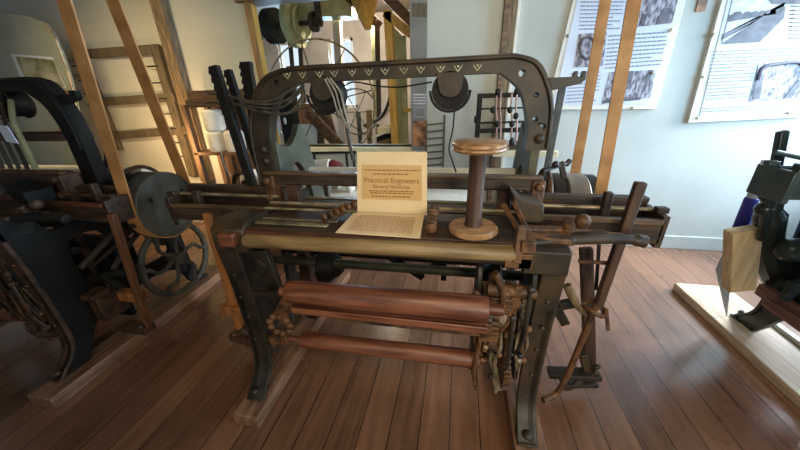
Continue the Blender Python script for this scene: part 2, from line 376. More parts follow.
    # hanging pulleys under the arch
    for x in (-.62, -.05):
        t = s2([(x - .055, 1.52), (x - .05, 1.48), (x - .038, 1.44), (x, 1.425), (x + .038, 1.44), (x + .05, 1.48), (x + .055, 1.52)], 4)
        hg = part('pulley_hanger', MB().plate('XZ', 1.405, .02, t), 'iron')
        part('heald_pulley', MB().lathe((x, 1.43, 1.452), (0, 1, 0), [(.074, 0), (.078, .006), (.066, .02), (.066, .075), (.078, .09), (.074, .1)], 36), 'black', 0)
        ring = [(x + .084 * cos(a * pi / 16), 1.422, 1.452 - .084 * sin(a * pi / 16)) for a in range(0, 17)]
        part('pulley_guard', MB().tube(ring, .006, 8), 'black', 0)
    # breast beam group
    part('breast_beam', MB().box((XL0 + .01, .988, .87), (XR1 - .005, 1.09, .955)), 'iron', .006)
    part('breast_deck', MB().box((-.85, .978, .955), (.23, 1.10, .967)).box((-.83, 1.105, .95), (.22, 1.24, .962)), 'wood_dark')
    part('front_strip', MB().box((-.87, .962, .942), (.215, .978, .965)), 'wood_strip')
    ra, rb = P(246, 240.5, .955), P(515, 253.5, .955); rl_ = (rb - ra).length
    part('cloth_guide_roller', MB().lathe(ra, rb - ra, [(.026, 0), (.029, .006), (.029, rl_ - .006), (.026, rl_)], 28), 'wood_tan', 0)
    part('roller_bracket', MB().box((-.93, .93, .90), (-.862, .975, .955)), 'wood_red')
    part('roller_bracket', MB().box((.212, .93, .895), (.255, .975, .95)), 'rust')
    cap = [(.953, .865), (.953, .965), (1.0, .995), (1.14, .985), (1.16, .93), (1.09, .865)]
    part('beam_end_cap', MB().plate('YZ', XL0, .15, cap), 'iron', .006)
    part('beam_end_cap', MB().plate('YZ', .235, .145, [(.948, .865), (.948, .955), (1.02, .965), (1.12, .955), (1.09, .865)]), 'iron', .006)
    part('guide_rod', MB().cyl((-.86, 1.16, .985), (-.42, 1.16, .985), .006, seg=10), 'steel', 0)
    part('guide_rod', MB().cyl((-.86, 1.21, .995), (.24, 1.21, .995), .007, seg=10), 'steel', 0)
    part('beam_cover_strip', MB().box((-.82, 1.02, .967), (-.50, 1.05, .975)).box((-.82, 1.07, .967), (-.48, 1.088, .973)), 'steel')
    for p, q in (((-.535, 1.08, .985), (-.445, 1.2, 1.0)), ((-.088, 1.03, .985), (-.09, 1.18, 1.0))):   # temples holding the cloth edge
        m = MB(); p, q = V(p), V(q)
        for k in range(6):
            c = p.lerp(q, k / 5); dd = (q - p).normalized(); m.lathe(c - dd * .01, dd, [(.014, 0), (.021, .004), (.021, .014), (.014, .018)], 14)
        m.bar(p - V((0, 0, .012)), q - V((0, 0, .012)), .03, .012, (0, 0, 1))
        part('temple', m, 'rust', 0)
    # sley: cap rail, race board, swords
    part('reed_cap', MB().box((-.93, 1.30, 1.052), (.345, 1.37, 1.11)), 'wood_dark', .008)
    part('reed_cap_edge', MB().box((-.93, 1.296, 1.102), (.345, 1.335, 1.116)), 'wood_brown', .004)
    part('race_board', MB().box((-.90, 1.27, .88), (.28, 1.39, .952)), 'wood_dark', .004)
    part('race_edge', MB().box((-.90, 1.262, .945), (.28, 1.30, .962)), 'wood_brown', .003)
    for x in (-.80, .20): part('sley_sword', MB().bar((x, 1.33, 1.06), (x, 1.30, .25), .06, .04), 'wood_darkz')
    for x in (-.90, .33):
        part('cap_bracket', MB().box((x - .025, 1.285, .93), (x + .025, 1.38, 1.10)).cyl((x, 1.285, 1.08), (x, 1.262, 1.08), .016, seg=12).cyl((x, 1.285, .99), (x, 1.26, .99), .018, seg=12), 'rust', .005)
    # shuttle boxes
    for sd, (xa, xb) in enumerate(((-1.43, -.86), (.24, .70 if left else .85 if right else .77))):
        ms = MB_shift(.13 if right else 0)
        part('shuttle_box_floor', ms().box((xa, 1.2, .885), (xb, 1.36, .912)), 'wood_dark')
        part('shuttle_box_back', ms().box((xa, 1.335, .912), (xb, 1.365, 1.02)).box((xa, 1.33, 1.01), (xb, 1.372, 1.03)), 'wood_dark')
        part('shuttle_box_front', ms().box((xa, 1.2, .912), (xb, 1.225, .985 if sd else .965)), 'wood_dark')
        part('box_front_strip', ms().box((xa + .02, 1.19, .968 if sd else .955), (xb - .01, 1.215, .988 if sd else .972)), 'wood_brown')
        part('picker_spindle', ms().cyl((xa, 1.28, 1.0), (xb, 1.28, 1.0), .008, seg=12), 'steel', 0)
        xo = xa if sd == 0 else xb
        part('box_end', ms().box((xo - .012, 1.2, .87), (xo + .012, 1.37, 1.0)).box((xo - .02, 1.23, 1.0), (xo + .02, 1.26, 1.022)), 'wood_dark')
        part('picker', ms().box((xa + .33 if sd else xa + .1, 1.25, .93), (xa + .36 if sd else xa + .14, 1.285, 1.07 if sd else 1.02)), 'wood_dark', .006)
    # front rollers
    part('take_up_roller', MB().lathe((-.65, .905, .730), (1, 0, .010), [(.018, -.03), (.018, 0), (.042, .004), (.047, .03), (.047, .75), (.043, .778), (.02, .782), (.02, .83)], 32), 'wood_red', 0)
    part('roller_lip', MB().box((-.63, .872, .668), (.13, .95, .680)).box((-.63, .87, .650), (.13, .885, .680)), 'wood_red', .004)
    part('roller_support_bar', MB().box((-.66, .94, .585), (.16, .985, .64)), 'iron_dark', .004)
    part('support_rod', MB().cyl((-.5, .955, .57), (.16, .955, .57), .008, seg=10), 'rust', 0)
    part('cloth_roller', MB().lathe((-.70, 1.0, .38), (1, 0, .014), [(.012, -.06), (.012, 0), (.034, .004), (.039, .02), (.037, .4), (.039, .8), (.035, .825), (.012, .83), (.012, .9)], 32), 'wood_red', 0)
    for x in (-.74,):
        part('roller_bearing', MB().bar((x - .06, 1.0, .5), (x + .05, .96, .66), .05, .03).bar((x - .02, 1.0, .38), (x - .14, 1.02, .33), .05, .04), 'rust', .006)
        bk = MB()
        for k in range(9):
            a = k * 2 * pi / 9; bk.ball((x - .045 + .05 * cos(a), .985, .47 + .05 * sin(a)), .02, (1, .8, .9), 8, 6)
        bk.bar((x - .02, .99, .48), (x + .01, .99, .60), .03, .02)
        part('ratchet_boss', bk, 'rust', 0)
    part('bearing_arm', MB().bar((-.93, 1.0, .62), (-.66, .93, .70), .03, .02).bar((-.93, 1.02, .64), (-.80, 1.0, .80), .05, .03).bar((-.82, 1.02, .85), (-.79, 1.05, .45), .07, .03), 'iron_dark')
    # cross shafts
    part('rocking_shaft', MB().cyl((-.94, 1.2, .69), (.36, 1.2, .70), .022), 'iron_green', 0)
    part('tappet_shaft', MB().cyl((-.94, 1.36, .675), (.36, 1.36, .675), .032), 'black', 0)
    part('shaft_boss', MB().lathe((-.66, 1.22, .665), (1, 0, 0), [(.04, 0), (.085, .01), (.085, .05), (.05, .1), (.03, .12)], 24), 'black', 0)
    part('shaft_boss', MB().lathe((.10, 1.22, .665), (1, 0, 0), [(.03, 0), (.05, .02), (.085, .07), (.085, .1), (.04, .12)], 24), 'black', 0)
    part('treadle_lever', MB().bar((-.32, 1.32, .68), (-.16, 1.38, .53), .035, .02).bar((.0, 1.38, .68), (-.15, 1.42, .55), .035, .02), 'black')
    part('treadle_hanger', MB().bar((-.05, 1.4, .7), (-.05, 1.42, .5), .03, .02).tube([(-.42 + .05 * cos(a), 1.3, .66 - .05 * sin(a)) for a in [k * pi / 10 for k in range(11)]], .008, 6), 'black')
    # gear train on the right
    part('gear_wheel', MB().gear((.165, 1.08, .60), .155, .03, 44), 'rust', .001)
    part('gear_wheel', MB().gear((.235, 1.06, .36), .13, .024, 40), 'rust', .001)
    part('ratchet_wheel', MB().gear((.12, 1.16, .52), .14, .02, 50), 'iron_dark', .001)
    part('pinion', MB().gear((.20, 1.0, .72), .06, .035, 18), 'rust', .001)
    for a, b, r in (((.10, 1.08, .60), (.33, 1.08, .60), .018), ((.14, 1.06, .36), (.36, 1.06, .36), .016), ((.13, .99, .765), (.30, .985, .765), .026)): part('gear_stud', MB().cyl(a, b, r), 'rust', 0)
    part('gear_wheel', MB().gear((.135, 1.04, .62), .12, .03, 36), 'rust', .001)
    part('bearing_plate', MB().plate('YZ', .275, .018, s2([(1.0, .3), (.985, .5), (.97, .7), (.97, .85), (1.06, .85), (1.12, .7), (1.1, .5), (1.08, .3)], 4), [circ(1.04, .72, .03), circ(1.04, .5, .035)]), 'iron_dark')
    part('bearing_plate', MB().plate('YZ', .09, .018, s2([(1.02, .3), (.99, .5), (.985, .7), (1.0, .84), (1.1, .84), (1.12, .6), (1.1, .3)], 4), [circ(1.05, .72, .03), circ(1.05, .5, .035)]), 'iron_dark')
    for i in range(9):
        x = .09 + i * .026 + random.uniform(-.006, .006); za = random.uniform(.58, .80); zb = za - random.uniform(.16, .36); yy = random.uniform(.945, .985)
        part('gear_link', MB().tube(smooth([(x, yy, za), (x + random.uniform(-.015, .02), yy - .006, za * .65 + zb * .35), (x + random.uniform(-.02, .015), yy, za * .3 + zb * .7), (x + random.uniform(-.01, .02), yy + .02, zb)]), random.choice((.005, .007, .009)), 8).ball((x, yy, za), .014).ball((x + .005, yy + .01, zb), .012), random.choice(('rust', 'rust', 'iron_dark', 'steel')), 0)
    part('take_up_lever', MB().bar((.235, .97, .80), (.225, .97, .56), .024, .014).bar((.225, .97, .56), (.235, .98, .30), .02, .014).cyl((.225, .955, .73), (.225, .985, .73), .026, seg=16).cyl((.225, .955, .58), (.225, .985, .58), .02, seg=16), 'rust', .003)
    part('pawl_lever', MB().bar((.265, .975, .78), (.262, .98, .5), .014, .012).bar((.262, .98, .5), (.285, 1.0, .36), .014, .012).bar((.17, 1.0, .44), (.215, .97, .26), .03, .014).ball((.27, .97, .69), .015).ball((.275, .97, .63), .012).ball((.28, .985, .43), .016), 'steel', .002)
    part('change_lever', MB().tube(smooth([(.145, .95, .86), (.175, .955, .80), (.19, .96, .72), (.175, .96, .68), (.15, .96, .60), (.14, .97, .48)]), .014, 8).tube(smooth([(.10, .98, .66), (.12, .97, .60), (.10, .98, .52), (.13, .98, .44)]), .008, 8), 'rust', 0)
    part('link_rod', MB().tube(smooth([(.19, .97, .62), (.20, .965, .50), (.185, .97, .42), (.205, .98, .3), (.21, .99, .22)]), .007, 8).tube(smooth([(.285, .98, .6), (.305, .99, .5), (.28, 1.0, .4)]), .006, 8), 'steel', 0)
    part('gear_guard', MB().box((.12, 1.05, .36), (.17, 1.15, .46)), 'black', .006)
    part('weight_hanger', MB().bar((.115, 1.0, .45), (.11, 1.02, .28), .02, .014).bar((.11, 1.02, .36), (.15, 1.02, .37), .03, .02).ball((.12, 1.0, .39), .02), 'rust')
    # castings and levers over the right end of the breast beam
    q = [P(512, 192, 1.14), P(524, 202, 1.14), P(545, 205, 1.14), P(543, 223, 1.14), P(527, 223, 1.14), P(516, 212, 1.14)]
    part('shuttle_guide', MB().plate('XZ', 1.14, .12, [(p.x, p.z) for p in q]), 'iron', .006)
    part('fork_lever', MB().bar(P(504, 205, 1.12), P(522, 236, 1.0), .018, .03).bar(P(514, 203, 1.12), P(528, 232, 1.0), .016, .03).bar(P(522, 226, .96), P(516, 262, .94), .028, .03), 'rust')
    part('lever_bracket', MB().bar(P(521, 246, .935), P(535, 246, .935), .04, .03, (0, 1, 0)).box((.17, .93, .895), (.26, .96, .935)), 'rust')
    part('stop_rod', MB().cyl(P(516, 229, 1.06), P(566, 230, 1.08), .010, seg=10).cyl(P(566, 230, 1.08), P(622, 236, 1.1), .011, seg=10), 'rust', 0)
    part('starting_handle', MB().tube(smooth([P(528, 243, 1.0), P(570, 240, 1.03), P(615, 239, 1.06), P(636, 240, 1.07), P(646, 242, 1.07)]), [.018] * 6 * 3 + [.022] * 6 + [.012], 12).bar(P(540, 236, 1.05), P(605, 233, 1.08), .03, .012, (0, 0, 1)), 'iron', 0)
    part('handle_knob', MB().ball(P(583, 221, 1.1), .026), 'rust', 0)
    part('lever_nut', MB().lathe(P(567, 231, 1.08), (0, -.3, 1), [(.022, 0), (.022, .012), (.013, .014), (.013, .022), (.02, .024), (.018, .034), (.004, .038)], 12), 'rust', 0)
    part('lever_stand', MB().box((.24, 1.0, .955), (.40, 1.12, .98)), 'rust', .006)
    # picking stick and its foot
    if central:
        part('picking_stick', MB().bar(P(641, 182, 1.15), P(597, 308, 1.15), .036, .03, (0, 1, 0), .032, .03), 'wood_darkz', .006)
        part('picking_link', MB().tube(smooth([P(596, 305, 1.13), P(580, 345, 1.13), P(566, 378, 1.12), P(556, 394, 1.11), P(543, 400, 1.07)]), .014, 8), 'rust', 0)
        part('picking_post', MB().bar(P(586, 248, 1.3), P(590, 376, 1.25), .05, .035), 'wood_darkz', .004)
        part('stick_collar', MB().tube([P(594, 308, 1.15) + V((.035 * cos(a), .045 * sin(a), .01 * sin(2 * a))) for a in [k * pi / 8 for k in range(16)]], .010, 8, True).bar(P(606, 309, 1.12), P(608, 330, 1.12), .012, .01), 'rust', 0)
        part('stick_strut', MB().tube(smooth([P(567, 285, 1.2), P(577, 304, 1.18), P(592, 318, 1.15)]), .018, 8), 'stick_tan', 0)
        part('stick_guide', MB().bar(P(578, 261, 1.2), P(607, 263, 1.18), .012, .012), 'rust', 0)
        part('check_strap', MB().bar(P(599, 245, 1.2), P(596, 290, 1.2), .012, .006), 'black', 0)
        part('stick_foot', MB().bar(P(548, 372, 1.2), P(600, 375, 1.2), .026, .06, (0, 1, 0)).bar(P(560, 380, 1.2), P(594, 380, 1.24), .02, .08).tube(smooth([P(562, 384, 1.18), P(568, 388, 1.18), P(582, 380, 1.2)]), .014, 8), 'iron_dark', .006)
        part('foot_bracket', MB().bar(P(582, 352, 1.22), P(588, 374, 1.22), .035, .05).bar(P(592, 368, 1.2), P(600, 366, 1.2), .016, .02).ball(P(596, 372, 1.17), .014), 'iron', .005)
    part('cross_stay', MB().bar((.36, 1.2, .52), (.56, 1.25, .55), .04, .03).bar((.46, 1.2, .55), (.52, 1.22, .45), .04, .03), 'iron_dark')
    # picking stick on the other side
    part('picking_stick', MB().bar((-1.21, 1.2, .93), (-1.225, 1.2, .16), .05, .03, (0, 1, 0)), 'wood_orange', .004)
    part('stick_clamp', MB().box((-1.285, 1.16, .315), (-1.16, 1.23, .375)), 'wood_orange', .006)
    part('stick_foot', MB().bar((-1.29, 1.2, .14), (-.98, 1.16, .12), .05, .07, (0, 1, 0)).bar((-1.23, 1.2, .16), (-1.16, 1.18, .21), .05, .05).ball((-1.25, 1.17, .17), .02), 'wood_darkz', .006)
    # back of the loom
    part('back_rest', MB().cyl((-.94, 1.76, 1.0), (.34, 1.76, 1.01), .036), 'whitepaint', 0)
    part('warp_beam', MB().lathe((-.93, 1.78, .62), (1, 0, 0), [(.03, -.05), (.03, 0), (.17, .004), (.17, .02), (.09, .022), (.09, 1.22), (.17, 1.222), (.17, 1.24), (.03, 1.242), (.03, 1.3)], 36), 'wood_tan', 0)
    part('rear_rail', MB().box((-.95, 1.70, .80), (.36, 1.74, .85)), 'wood_tan', .003)
    # driving side
    cy, cz, pr = (1.515, .87, .195) if left else (1.77, .82, .195); dp = .06 if left else 0
    if not left: part('belt_pulley', MB().lathe((.68, cy, cz), (1, 0, 0), [(.03, 0), (.19, .002), (.19, .045), (.03, .047)], 40), 'iron_dark', 0)
    part('drive_shaft', MB().cyl((.36, cy, cz), (.74 + dp, cy, cz), .02), 'steel', 0)
    part('fast_pulley', MB().lathe((.50 + dp, cy, cz), (1, 0, 0), [(.03, 0), (pr - .01, .002), (pr, .006), (pr, .055), (pr - .01, .06), (.03, .062)], 40), 'iron_dark', 0)
    m = MB().lathe(((.555 if left else .572) + dp, cy, cz), (1, 0, 0), [(.03, 0), (pr - .01, .002), (pr, .006), (pr, .10), (pr - .004, .105), (.03, .11)], 40)
    pul = part('loose_pulley', m, 'pulley_light', 0)
    if left:
        for a in (.5, 2.6, 4.7): part('face_hole', MB().lathe((.664 + dp, cy + .12 * cos(a), cz + .12 * sin(a)), (1, 0, 0), [(.013, 0), (.013, .003)], 12), 'black', 0, pul)
    part('shaft_hub', MB().lathe(((.66 if left else .742) + dp, cy, cz), (1, 0, 0), [(.03, 0), (.032, .03), (.022, .05), (.022, .07), (.004, .074)], 20), 'steel', 0)
    m = MB().tube([(.44, 1.62 + .15 * cos(a), .92 + .15 * sin(a)) for a in [k * pi / 20 for k in range(40)]], .012, 8, True)
    for k in range(4): a = k * pi / 2 + .5; m.bar((.44, 1.62, .92), (.44, 1.62 + .15 * cos(a), .92 + .15 * sin(a)), .016, .02, (1, 0, 0))
    m.cyl((.34, 1.62, .92), (.46, 1.62, .92), .02)
    part('hand_wheel', m, 'rust', 0)
    if not left: part('belt_fork', MB().bar((.38, 1.47, 1.10), (.50, 1.55, 1.12), .014, .02).bar((.50, 1.53, 1.05), (.47, 1.53, 1.13), .025, .02).ball((.44, 1.5, 1.125), .016).bar((.50, 1.55, 1.11), (.52, 1.56, 1.135), .02, .02), 'iron_dark')
    if left:
        q = PX(177, 258, -1.93); fx, fy, fz = q.x + 2.42, q.y + .08, q.z
        M.setdefault('iron_dark2', mat('grey_brown_iron', col(48, 46, 38), col(82, 76, 62), .5, 0, 10))
        m = MB().tube([(fx, fy + .25 * cos(a), fz + .25 * sin(a)) for a in [k * pi / 24 for k in range(48)]], .02, 10, True)
        for k in range(6):
            a = k * pi / 3
            m.tube(smooth([(fx, fy + r * cos(a + o), fz + r * sin(a + o)) for r, o in ((.03, 0), (.1, .28), (.16, .18), (.21, -.12), (.245, -.1))]), .013, 8)
        m.cyl((fx - .04, fy, fz), (fx + .04, fy, fz), .04)
        part('fly_wheel', m, 'iron_dark2', 0)
        part('drive_band', MB().tube(smooth([PX(130, 226, -1.75) - V((-2.42, -.08, 0)), PX(152, 224, -1.75) - V((-2.42, -.08, 0)), PX(172, 216, -1.72) - V((-2.42, -.08, 0)), PX(186, 208, -1.7) - V((-2.42, -.08, 0))]), .012, 8), 'iron_green', 0)
        part('slanting_rod', MB().cyl((.42, 1.15, .62), (.44, 1.6, .86), .018).cyl((.42, 1.2, .60), (.43, 1.62, .76), .012).tube(smooth([(.44, 1.2, .42), (.44, 1.3, .56), (.43, 1.5, .68), (.42, 1.62, .70)]), .016, 8), 'iron_green', 0)
        for a, b, w_ in ((P(112, 214, 1.12), P(148, 326, 1.12), .034),): part('picking_stick', MB().bar(a - V((-2.42, -.08, 0)), b - V((-2.42, -.08, 0)), w_, .03), 'stick_brown', .004)
        q = P(140, 325, 1.12) - V((-2.42, -.08, 0)); part('stick_foot', MB().bar(q - V((.12, 0, .02)), q + V((.07, 0, -.02)), .05, .07, (0, 1, 0)).ball(q + V((.05, -.03, .02)), .02), 'rust', .006)
        q = P(8, 134, 1.24) - V((-2.42, -.08, 0)); part('printed_card', MB().quad([q + V((-.04, 0, -.04)), q + V((.035, 0, -.05)), q + V((.02, 0, .04)), q + V((-.05, 0, .045))], (0, -1, 0), .004), 'paper_white', 0)
        part('weight_box', MB().box((.40, 1.12, .28), (.47, 1.26, .44)).box((.39, 1.10, .44), (.48, 1.2, .47)), 'rust', .006)
        q = P(128, 296, 1.16) - V((-2.42, -.08, 0)); part('rail_bracket', MB().box((q.x - .12, 1.22, q.z - .03), (q.x + .09, 1.28, q.z + .03)), 'wood_orange', .006)
        # black boards added for the shade below; healds and harness inside the arch
        part('shade_board', MB().box((-.25, 1.36, .10), (.28, 1.39, .60)), 'black', .004)
        part('shade_board', MB().box((-.9, 1.5, .42), (.28, 1.54, .62)), 'black', .004)
        for k in range(4):
            part('heald_shaft', MB().box((-.85, 1.47 + k * .05, 1.25), (.2, 1.485 + k * .05, 1.29)).box((-.85, 1.47 + k * .05, .98), (.2, 1.485 + k * .05, 1.01)), 'wood_darkz')
        for k in range(5):
            part('harness_strap', MB().tube(smooth([(.05 - k * .06, 1.42, 1.47), (.10 - k * .06, 1.36, 1.36), (.13 - k * .06, 1.34, 1.22), (.14 - k * .06, 1.33, 1.12)]), .009 if k else .013, 8), 'tan_cloth' if k == 0 else 'iron_green', 0)
        gx, gy, gz = .05, 1.5, .37
        m = MB().tube([(gx, gy + .13 * cos(a), gz + .13 * sin(a)) for a in [k * pi / 20 for k in range(40)]], .013, 8, True)
        for k in range(5): a = k * 2 * pi / 5 + .3; m.bar((gx, gy, gz), (gx, gy + .13 * cos(a), gz + .13 * sin(a)), .016, .02, (1, 0, 0))
        part('spoked_wheel', m, 'iron_dark', 0)
    if right:
        T = lambda p: V((2.16 - p.x, 2.80 - p.y, p.z + .012))
        part('picking_stick', MB().bar(T(P(783, 131, 1.62)), T(P(762, 240, 1.66)), .036, .03, (0, 1, 0)), 'iron_dark', .006)
        part('side_rail', MB().box((.40, 1.0, .335), (.44, 1.9, .405)), 'side_red', .004)
        part('side_rail', MB().box((.46, 1.1, .33), (.48, 1.9, .38)), 'side_red', .004)
        part('box_rod', MB().cyl(T(P(775, 152, 1.55)), T(P(830, 164, 1.55)), .010), 'steel', 0)
        part('picker_ball', MB().ball(T(P(796, 176, 1.5)), .03, (1.5, 1, 1)), 'wood_tan', 0)
        part('check_roller', MB().cyl((.0, 1.1, .70), (.50, 1.12, .68), .06).ball((.50, 1.12, .68), .06), 'iron_green', 0)
        part('rocker_casting', MB().tube(smooth([T(P(776, 185, 1.7)), T(P(770, 215, 1.72)), T(P(768, 250, 1.78)), T(P(782, 285, 1.82)), T(P(800, 300, 1.86))]), [.04] * 6 + [.06] * 6 + [.07] * 13, 10).ball(T(P(767, 196, 1.66)), .03).ball(T(P(764, 209, 1.66)), .035), 'iron_dark', 0)
    return root

M['stick_tan'] = mat('tan_stick', col(96, 78, 56), col(134, 112, 84), .5, 0, 5, GRZ)
M['stick_brown'] = mat('brown_stick', col(84, 52, 32), col(120, 78, 48), .5, 0, 5, GRZ)
M['side_red'] = mat('red_brown_rail', col(84, 52, 40), col(128, 88, 70), .4, 0, 4, GRY)
loom('brown power loom in the middle with stencilled arch and paper signs on it', (O.x, O.y), 0, {}, central=True)
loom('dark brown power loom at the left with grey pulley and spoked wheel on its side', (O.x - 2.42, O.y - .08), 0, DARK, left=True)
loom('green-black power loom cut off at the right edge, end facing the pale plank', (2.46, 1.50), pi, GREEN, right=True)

# runners under the looms
def runner(label, x0, x1, y0, y1, h, m='wood_runner', grp='timber runners under the looms'):
    c = V(((x0 + x1) / 2, (y0 + y1) / 2, 0))
    o = MB().box((x0, y0, 0), (x1, y1, h)).build('timber_runner', m, None, c, .006); o.location = c
    return tag(o, label, 'plank', grp)
runner('timber runner under the left legs of the middle loom', -1.0, -.87, .79, 2.1, .072)
runner('timber runner under the right legs of the middle loom', .29, .42, .79, 2.1, .072)
runner('timber runner under the right legs of the dark left loom', -2.14, -1.98, .70, 2.25, .072)
runner('timber runner under the far-left legs of the dark left loom', -3.44, -3.30, .70, 2.1, .072)
runner('wide pale plank on the floor under the green-black loom', 1.665, 2.0, .4, 2.29, .06, 'wood_pale', None)
o = MB().box((1.955, .5, .06), (1.99, 1.93, .085)).build('edging_strip', 'whitepaint', None, (1.97, 1.2, .06), .002); o.location = (1.97, 1.2, .06); tag(o, 'white strip lying on the pale plank beneath the green-black loom', 'strip')

# leather belts
def belt(label, X, w, cy, cz, r, cyt, czt, rt=.2, rise=0):
    pts = []
    for k in range(21): a = pi + k * pi / 20; pts.append((X, cy + r * cos(a), cz + r * sin(a)))
    for k in range(13): a = k * pi / 12; pts.append((X + rise, cyt + rt * cos(a), czt + rt * sin(a)))
    b = MB(); n = len(pts); org = V((X, cy, cz)); rows = []
    for i in range(n):
        t = (V(pts[(i + 1) % n]) - V(pts[i - 1])).normalized(); nn = t.cross(V((1, 0, 0))).normalized() * .004
        p = V(pts[i]); rows.append([b.b.verts.new(p + V((sx * w / 2, 0, 0)) + sn * nn) for sx, sn in ((-1, -1), (1, -1), (1, 1), (-1, 1))])
    for i in range(n):
        A, B = rows[i], rows[(i + 1) % n]
        for k in range(4): b.b.faces.new((A[k], A[(k + 1) % 4], B[(k + 1) % 4], B[k]))
    o = b.build('drive_belt', 'leather', None, org, 0); o.location = org
    return tag(o, label, 'belt', 'leather belts running up to the line shaft')
belt('tan leather belt rising from the middle loom in front of the wall poster', .70, .054, 1.77, .82, .194, 1.95, 2.62, .13, -.01)
belt('orange-lit leather belt rising from the pulley of the dark left loom', -1.745, .075, 1.435, .87, .199, 1.375, 2.62, .045, .085)

# ------------------------------------------------------------------ things on the middle loom
sg = thing('paper_sign', 'upright tan paper sign headed Practical Engineers standing on the loom', 'sign', (-.28, 1.18, .967))
sl = V(sg.location)
BL, BR, TR, TL = P(357, 208, 1.185), P(427, 207, 1.185), P(427, 152, 1.215), P(357, 152, 1.215)
zb = .972; BL.z = BR.z = zb
MB().quad([BL, BR, TR, TL], (0, -1, 0), .003).build('sheet', 'paper', sg, sl, 0)
def onq(u, v, e=.002): return BL.lerp(BR, u).lerp(TL.lerp(TR, u), v) + V((0, -e, 0))
MB().quad([onq(.07, .24), onq(.93, .24), onq(.93, .8), onq(.07, .8)], (0, -1, 0), .001).build('print', 'paper_tan', sg, sl, 0)
def text(body, center, width, m, parent, org, name, ex=.0004, rotx=pi / 2):
    cu = bpy.data.curves.new(name, 'FONT'); cu.body = body; cu.size = 1; cu.align_x = 'CENTER'; cu.align_y = 'CENTER'; cu.extrude = 0
    t = bpy.data.objects.new(name, cu); C.objects.link(t)
    bpy.context.view_layer.update()
    me = bpy.data.meshes.new_from_object(t.evaluated_get(bpy.context.evaluated_depsgraph_get()))
    bpy.data.objects.remove(t); bpy.data.curves.remove(cu)
    xs_ = [v.co.x for v in me.vertices]; k = width / (max(xs_) - min(xs_))
    for v in me.vertices: v.co = Matrix.Rotation(rotx, 3, 'X') @ (v.co * k)
    me.name = name; me.materials.append(M[m]); o = bpy.data.objects.new(name, me); C.objects.link(o); o.parent = parent
    o.location = V(center) - V(org); return o
W_ = (BR - BL).length
text('Practical Engineers', onq(.5, .555, .0042), W_ * .76, 'ink', sg, sl, 'heading', rotx=pi / 2 - .11)
text('General Machinists', onq(.5, .455, .0042), W_ * .52, 'ink', sg, sl, 'subheading', rotx=pi / 2 - .11)
m = MB()
def greek(m, u0, u1, v, f, th, e=.003, n=9):
    u = u0
    while u < u1:
        w_ = random.uniform(.02, .055); m.quad([f(u, v - th, e), f(min(u + w_, u1), v - th, e), f(min(u + w_, u1), v + th, e), f(u, v + th, e)], (0, -1, 0), .0006); u += w_ + .014
for v, a, b in ((.66, .24, .76), (.72, .12, .9), (.385, .18, .82), (.35, .2, .8), (.295, .22, .78)): greek(m, a, b, v, onq, .009, .0042)
m.build('small_print', 'ink', sg, sl, 0)
ln = thing('paper_sheet', 'flat cream paper sheet of small print lying in front of the upright sign', 'paper', (-.29, 1.08, .976))
ll = V(ln.location)
A, B, D_, E_ = V((-.445, .975, .972)), V((-.122, .968, .972)), V((-.13, 1.17, .979)), V((-.434, 1.17, .979))
MB().quad([A, B, D_, E_], (0, 0, 1), .003).build('sheet', 'paper', ln, ll, 0)
m = MB()
def onf(u, v, e=.0015): return A.lerp(B, u).lerp(E_.lerp(D_, u), v) + V((0, 0, e))
for k in range(11): greek(m, .12, .9, .12 + k * .07, onf, .016)
for f in m.b.faces: pass
m.build('small_print', 'ink_pale', ln, ll, 0)
sp = thing('wooden_spool', 'large wooden spool with round end discs standing on the loom beam', 'spool', (.064, 1.055, .968))
z0 = V(sp.location); up = (0, 0, 1)
MB().lathe(z0, up, [(.078, 0), (.089, .006), (.089, .018), (.082, .026), (.04, .028)], 40).build('base_disc', 'wood_spool', sp, z0, 0)
MB().lathe(z0, up, [(.034, .026), (.029, .04), (.028, .2), (.029, .285), (.034, .295)], 32).build('barrel', 'wood_darkz', sp, z0, 0)
MB().lathe(z0, up, [(.036, .292), (.080, .296), (.089, .304), (.087, .309), (.082, .312), (.088, .315), (.088, .323), (.08, .328)], 40).build('top_disc', 'wood_spool', sp, z0, 0)

# notched laths leaning against the arch
def lath(label, a, b, Ya, Yb, w=.045):
    p, q = P(a[0], a[1], Ya), P(b[0], b[1], Yb)
    m = MB(); d = (p - q).normalized(); r = V((-1, 0, 0)); r = (r - r.dot(d) * d).normalized()
    m.bar(q, p, w, .03, (0, 1, 0))
    for k in range(6): c = p - d * (.02 + k * .036) + r * (w / 2); m.bar(c - d * .012, c + d * .008, .018, .03, (0, 1, 0), .006)
    o = m.build('notched_lath', 'black', None, q, .002); o.location = q
    return tag(o, label, 'lath', 'notched laths leaning at the left of the arch')
lath('black notched lath, leftmost of three leaning beside the loom arch', (214, 66), (262, 215), 1.40, 1.36)
lath('shorter brown-black notched lath between the two taller ones at the arch', (228, 70), (270, 200), 1.55, 1.5, .035)
lath('black notched lath nearest the arch, tallest of the three', (246, 62), (268, 200), 1.62, 1.55, .06)

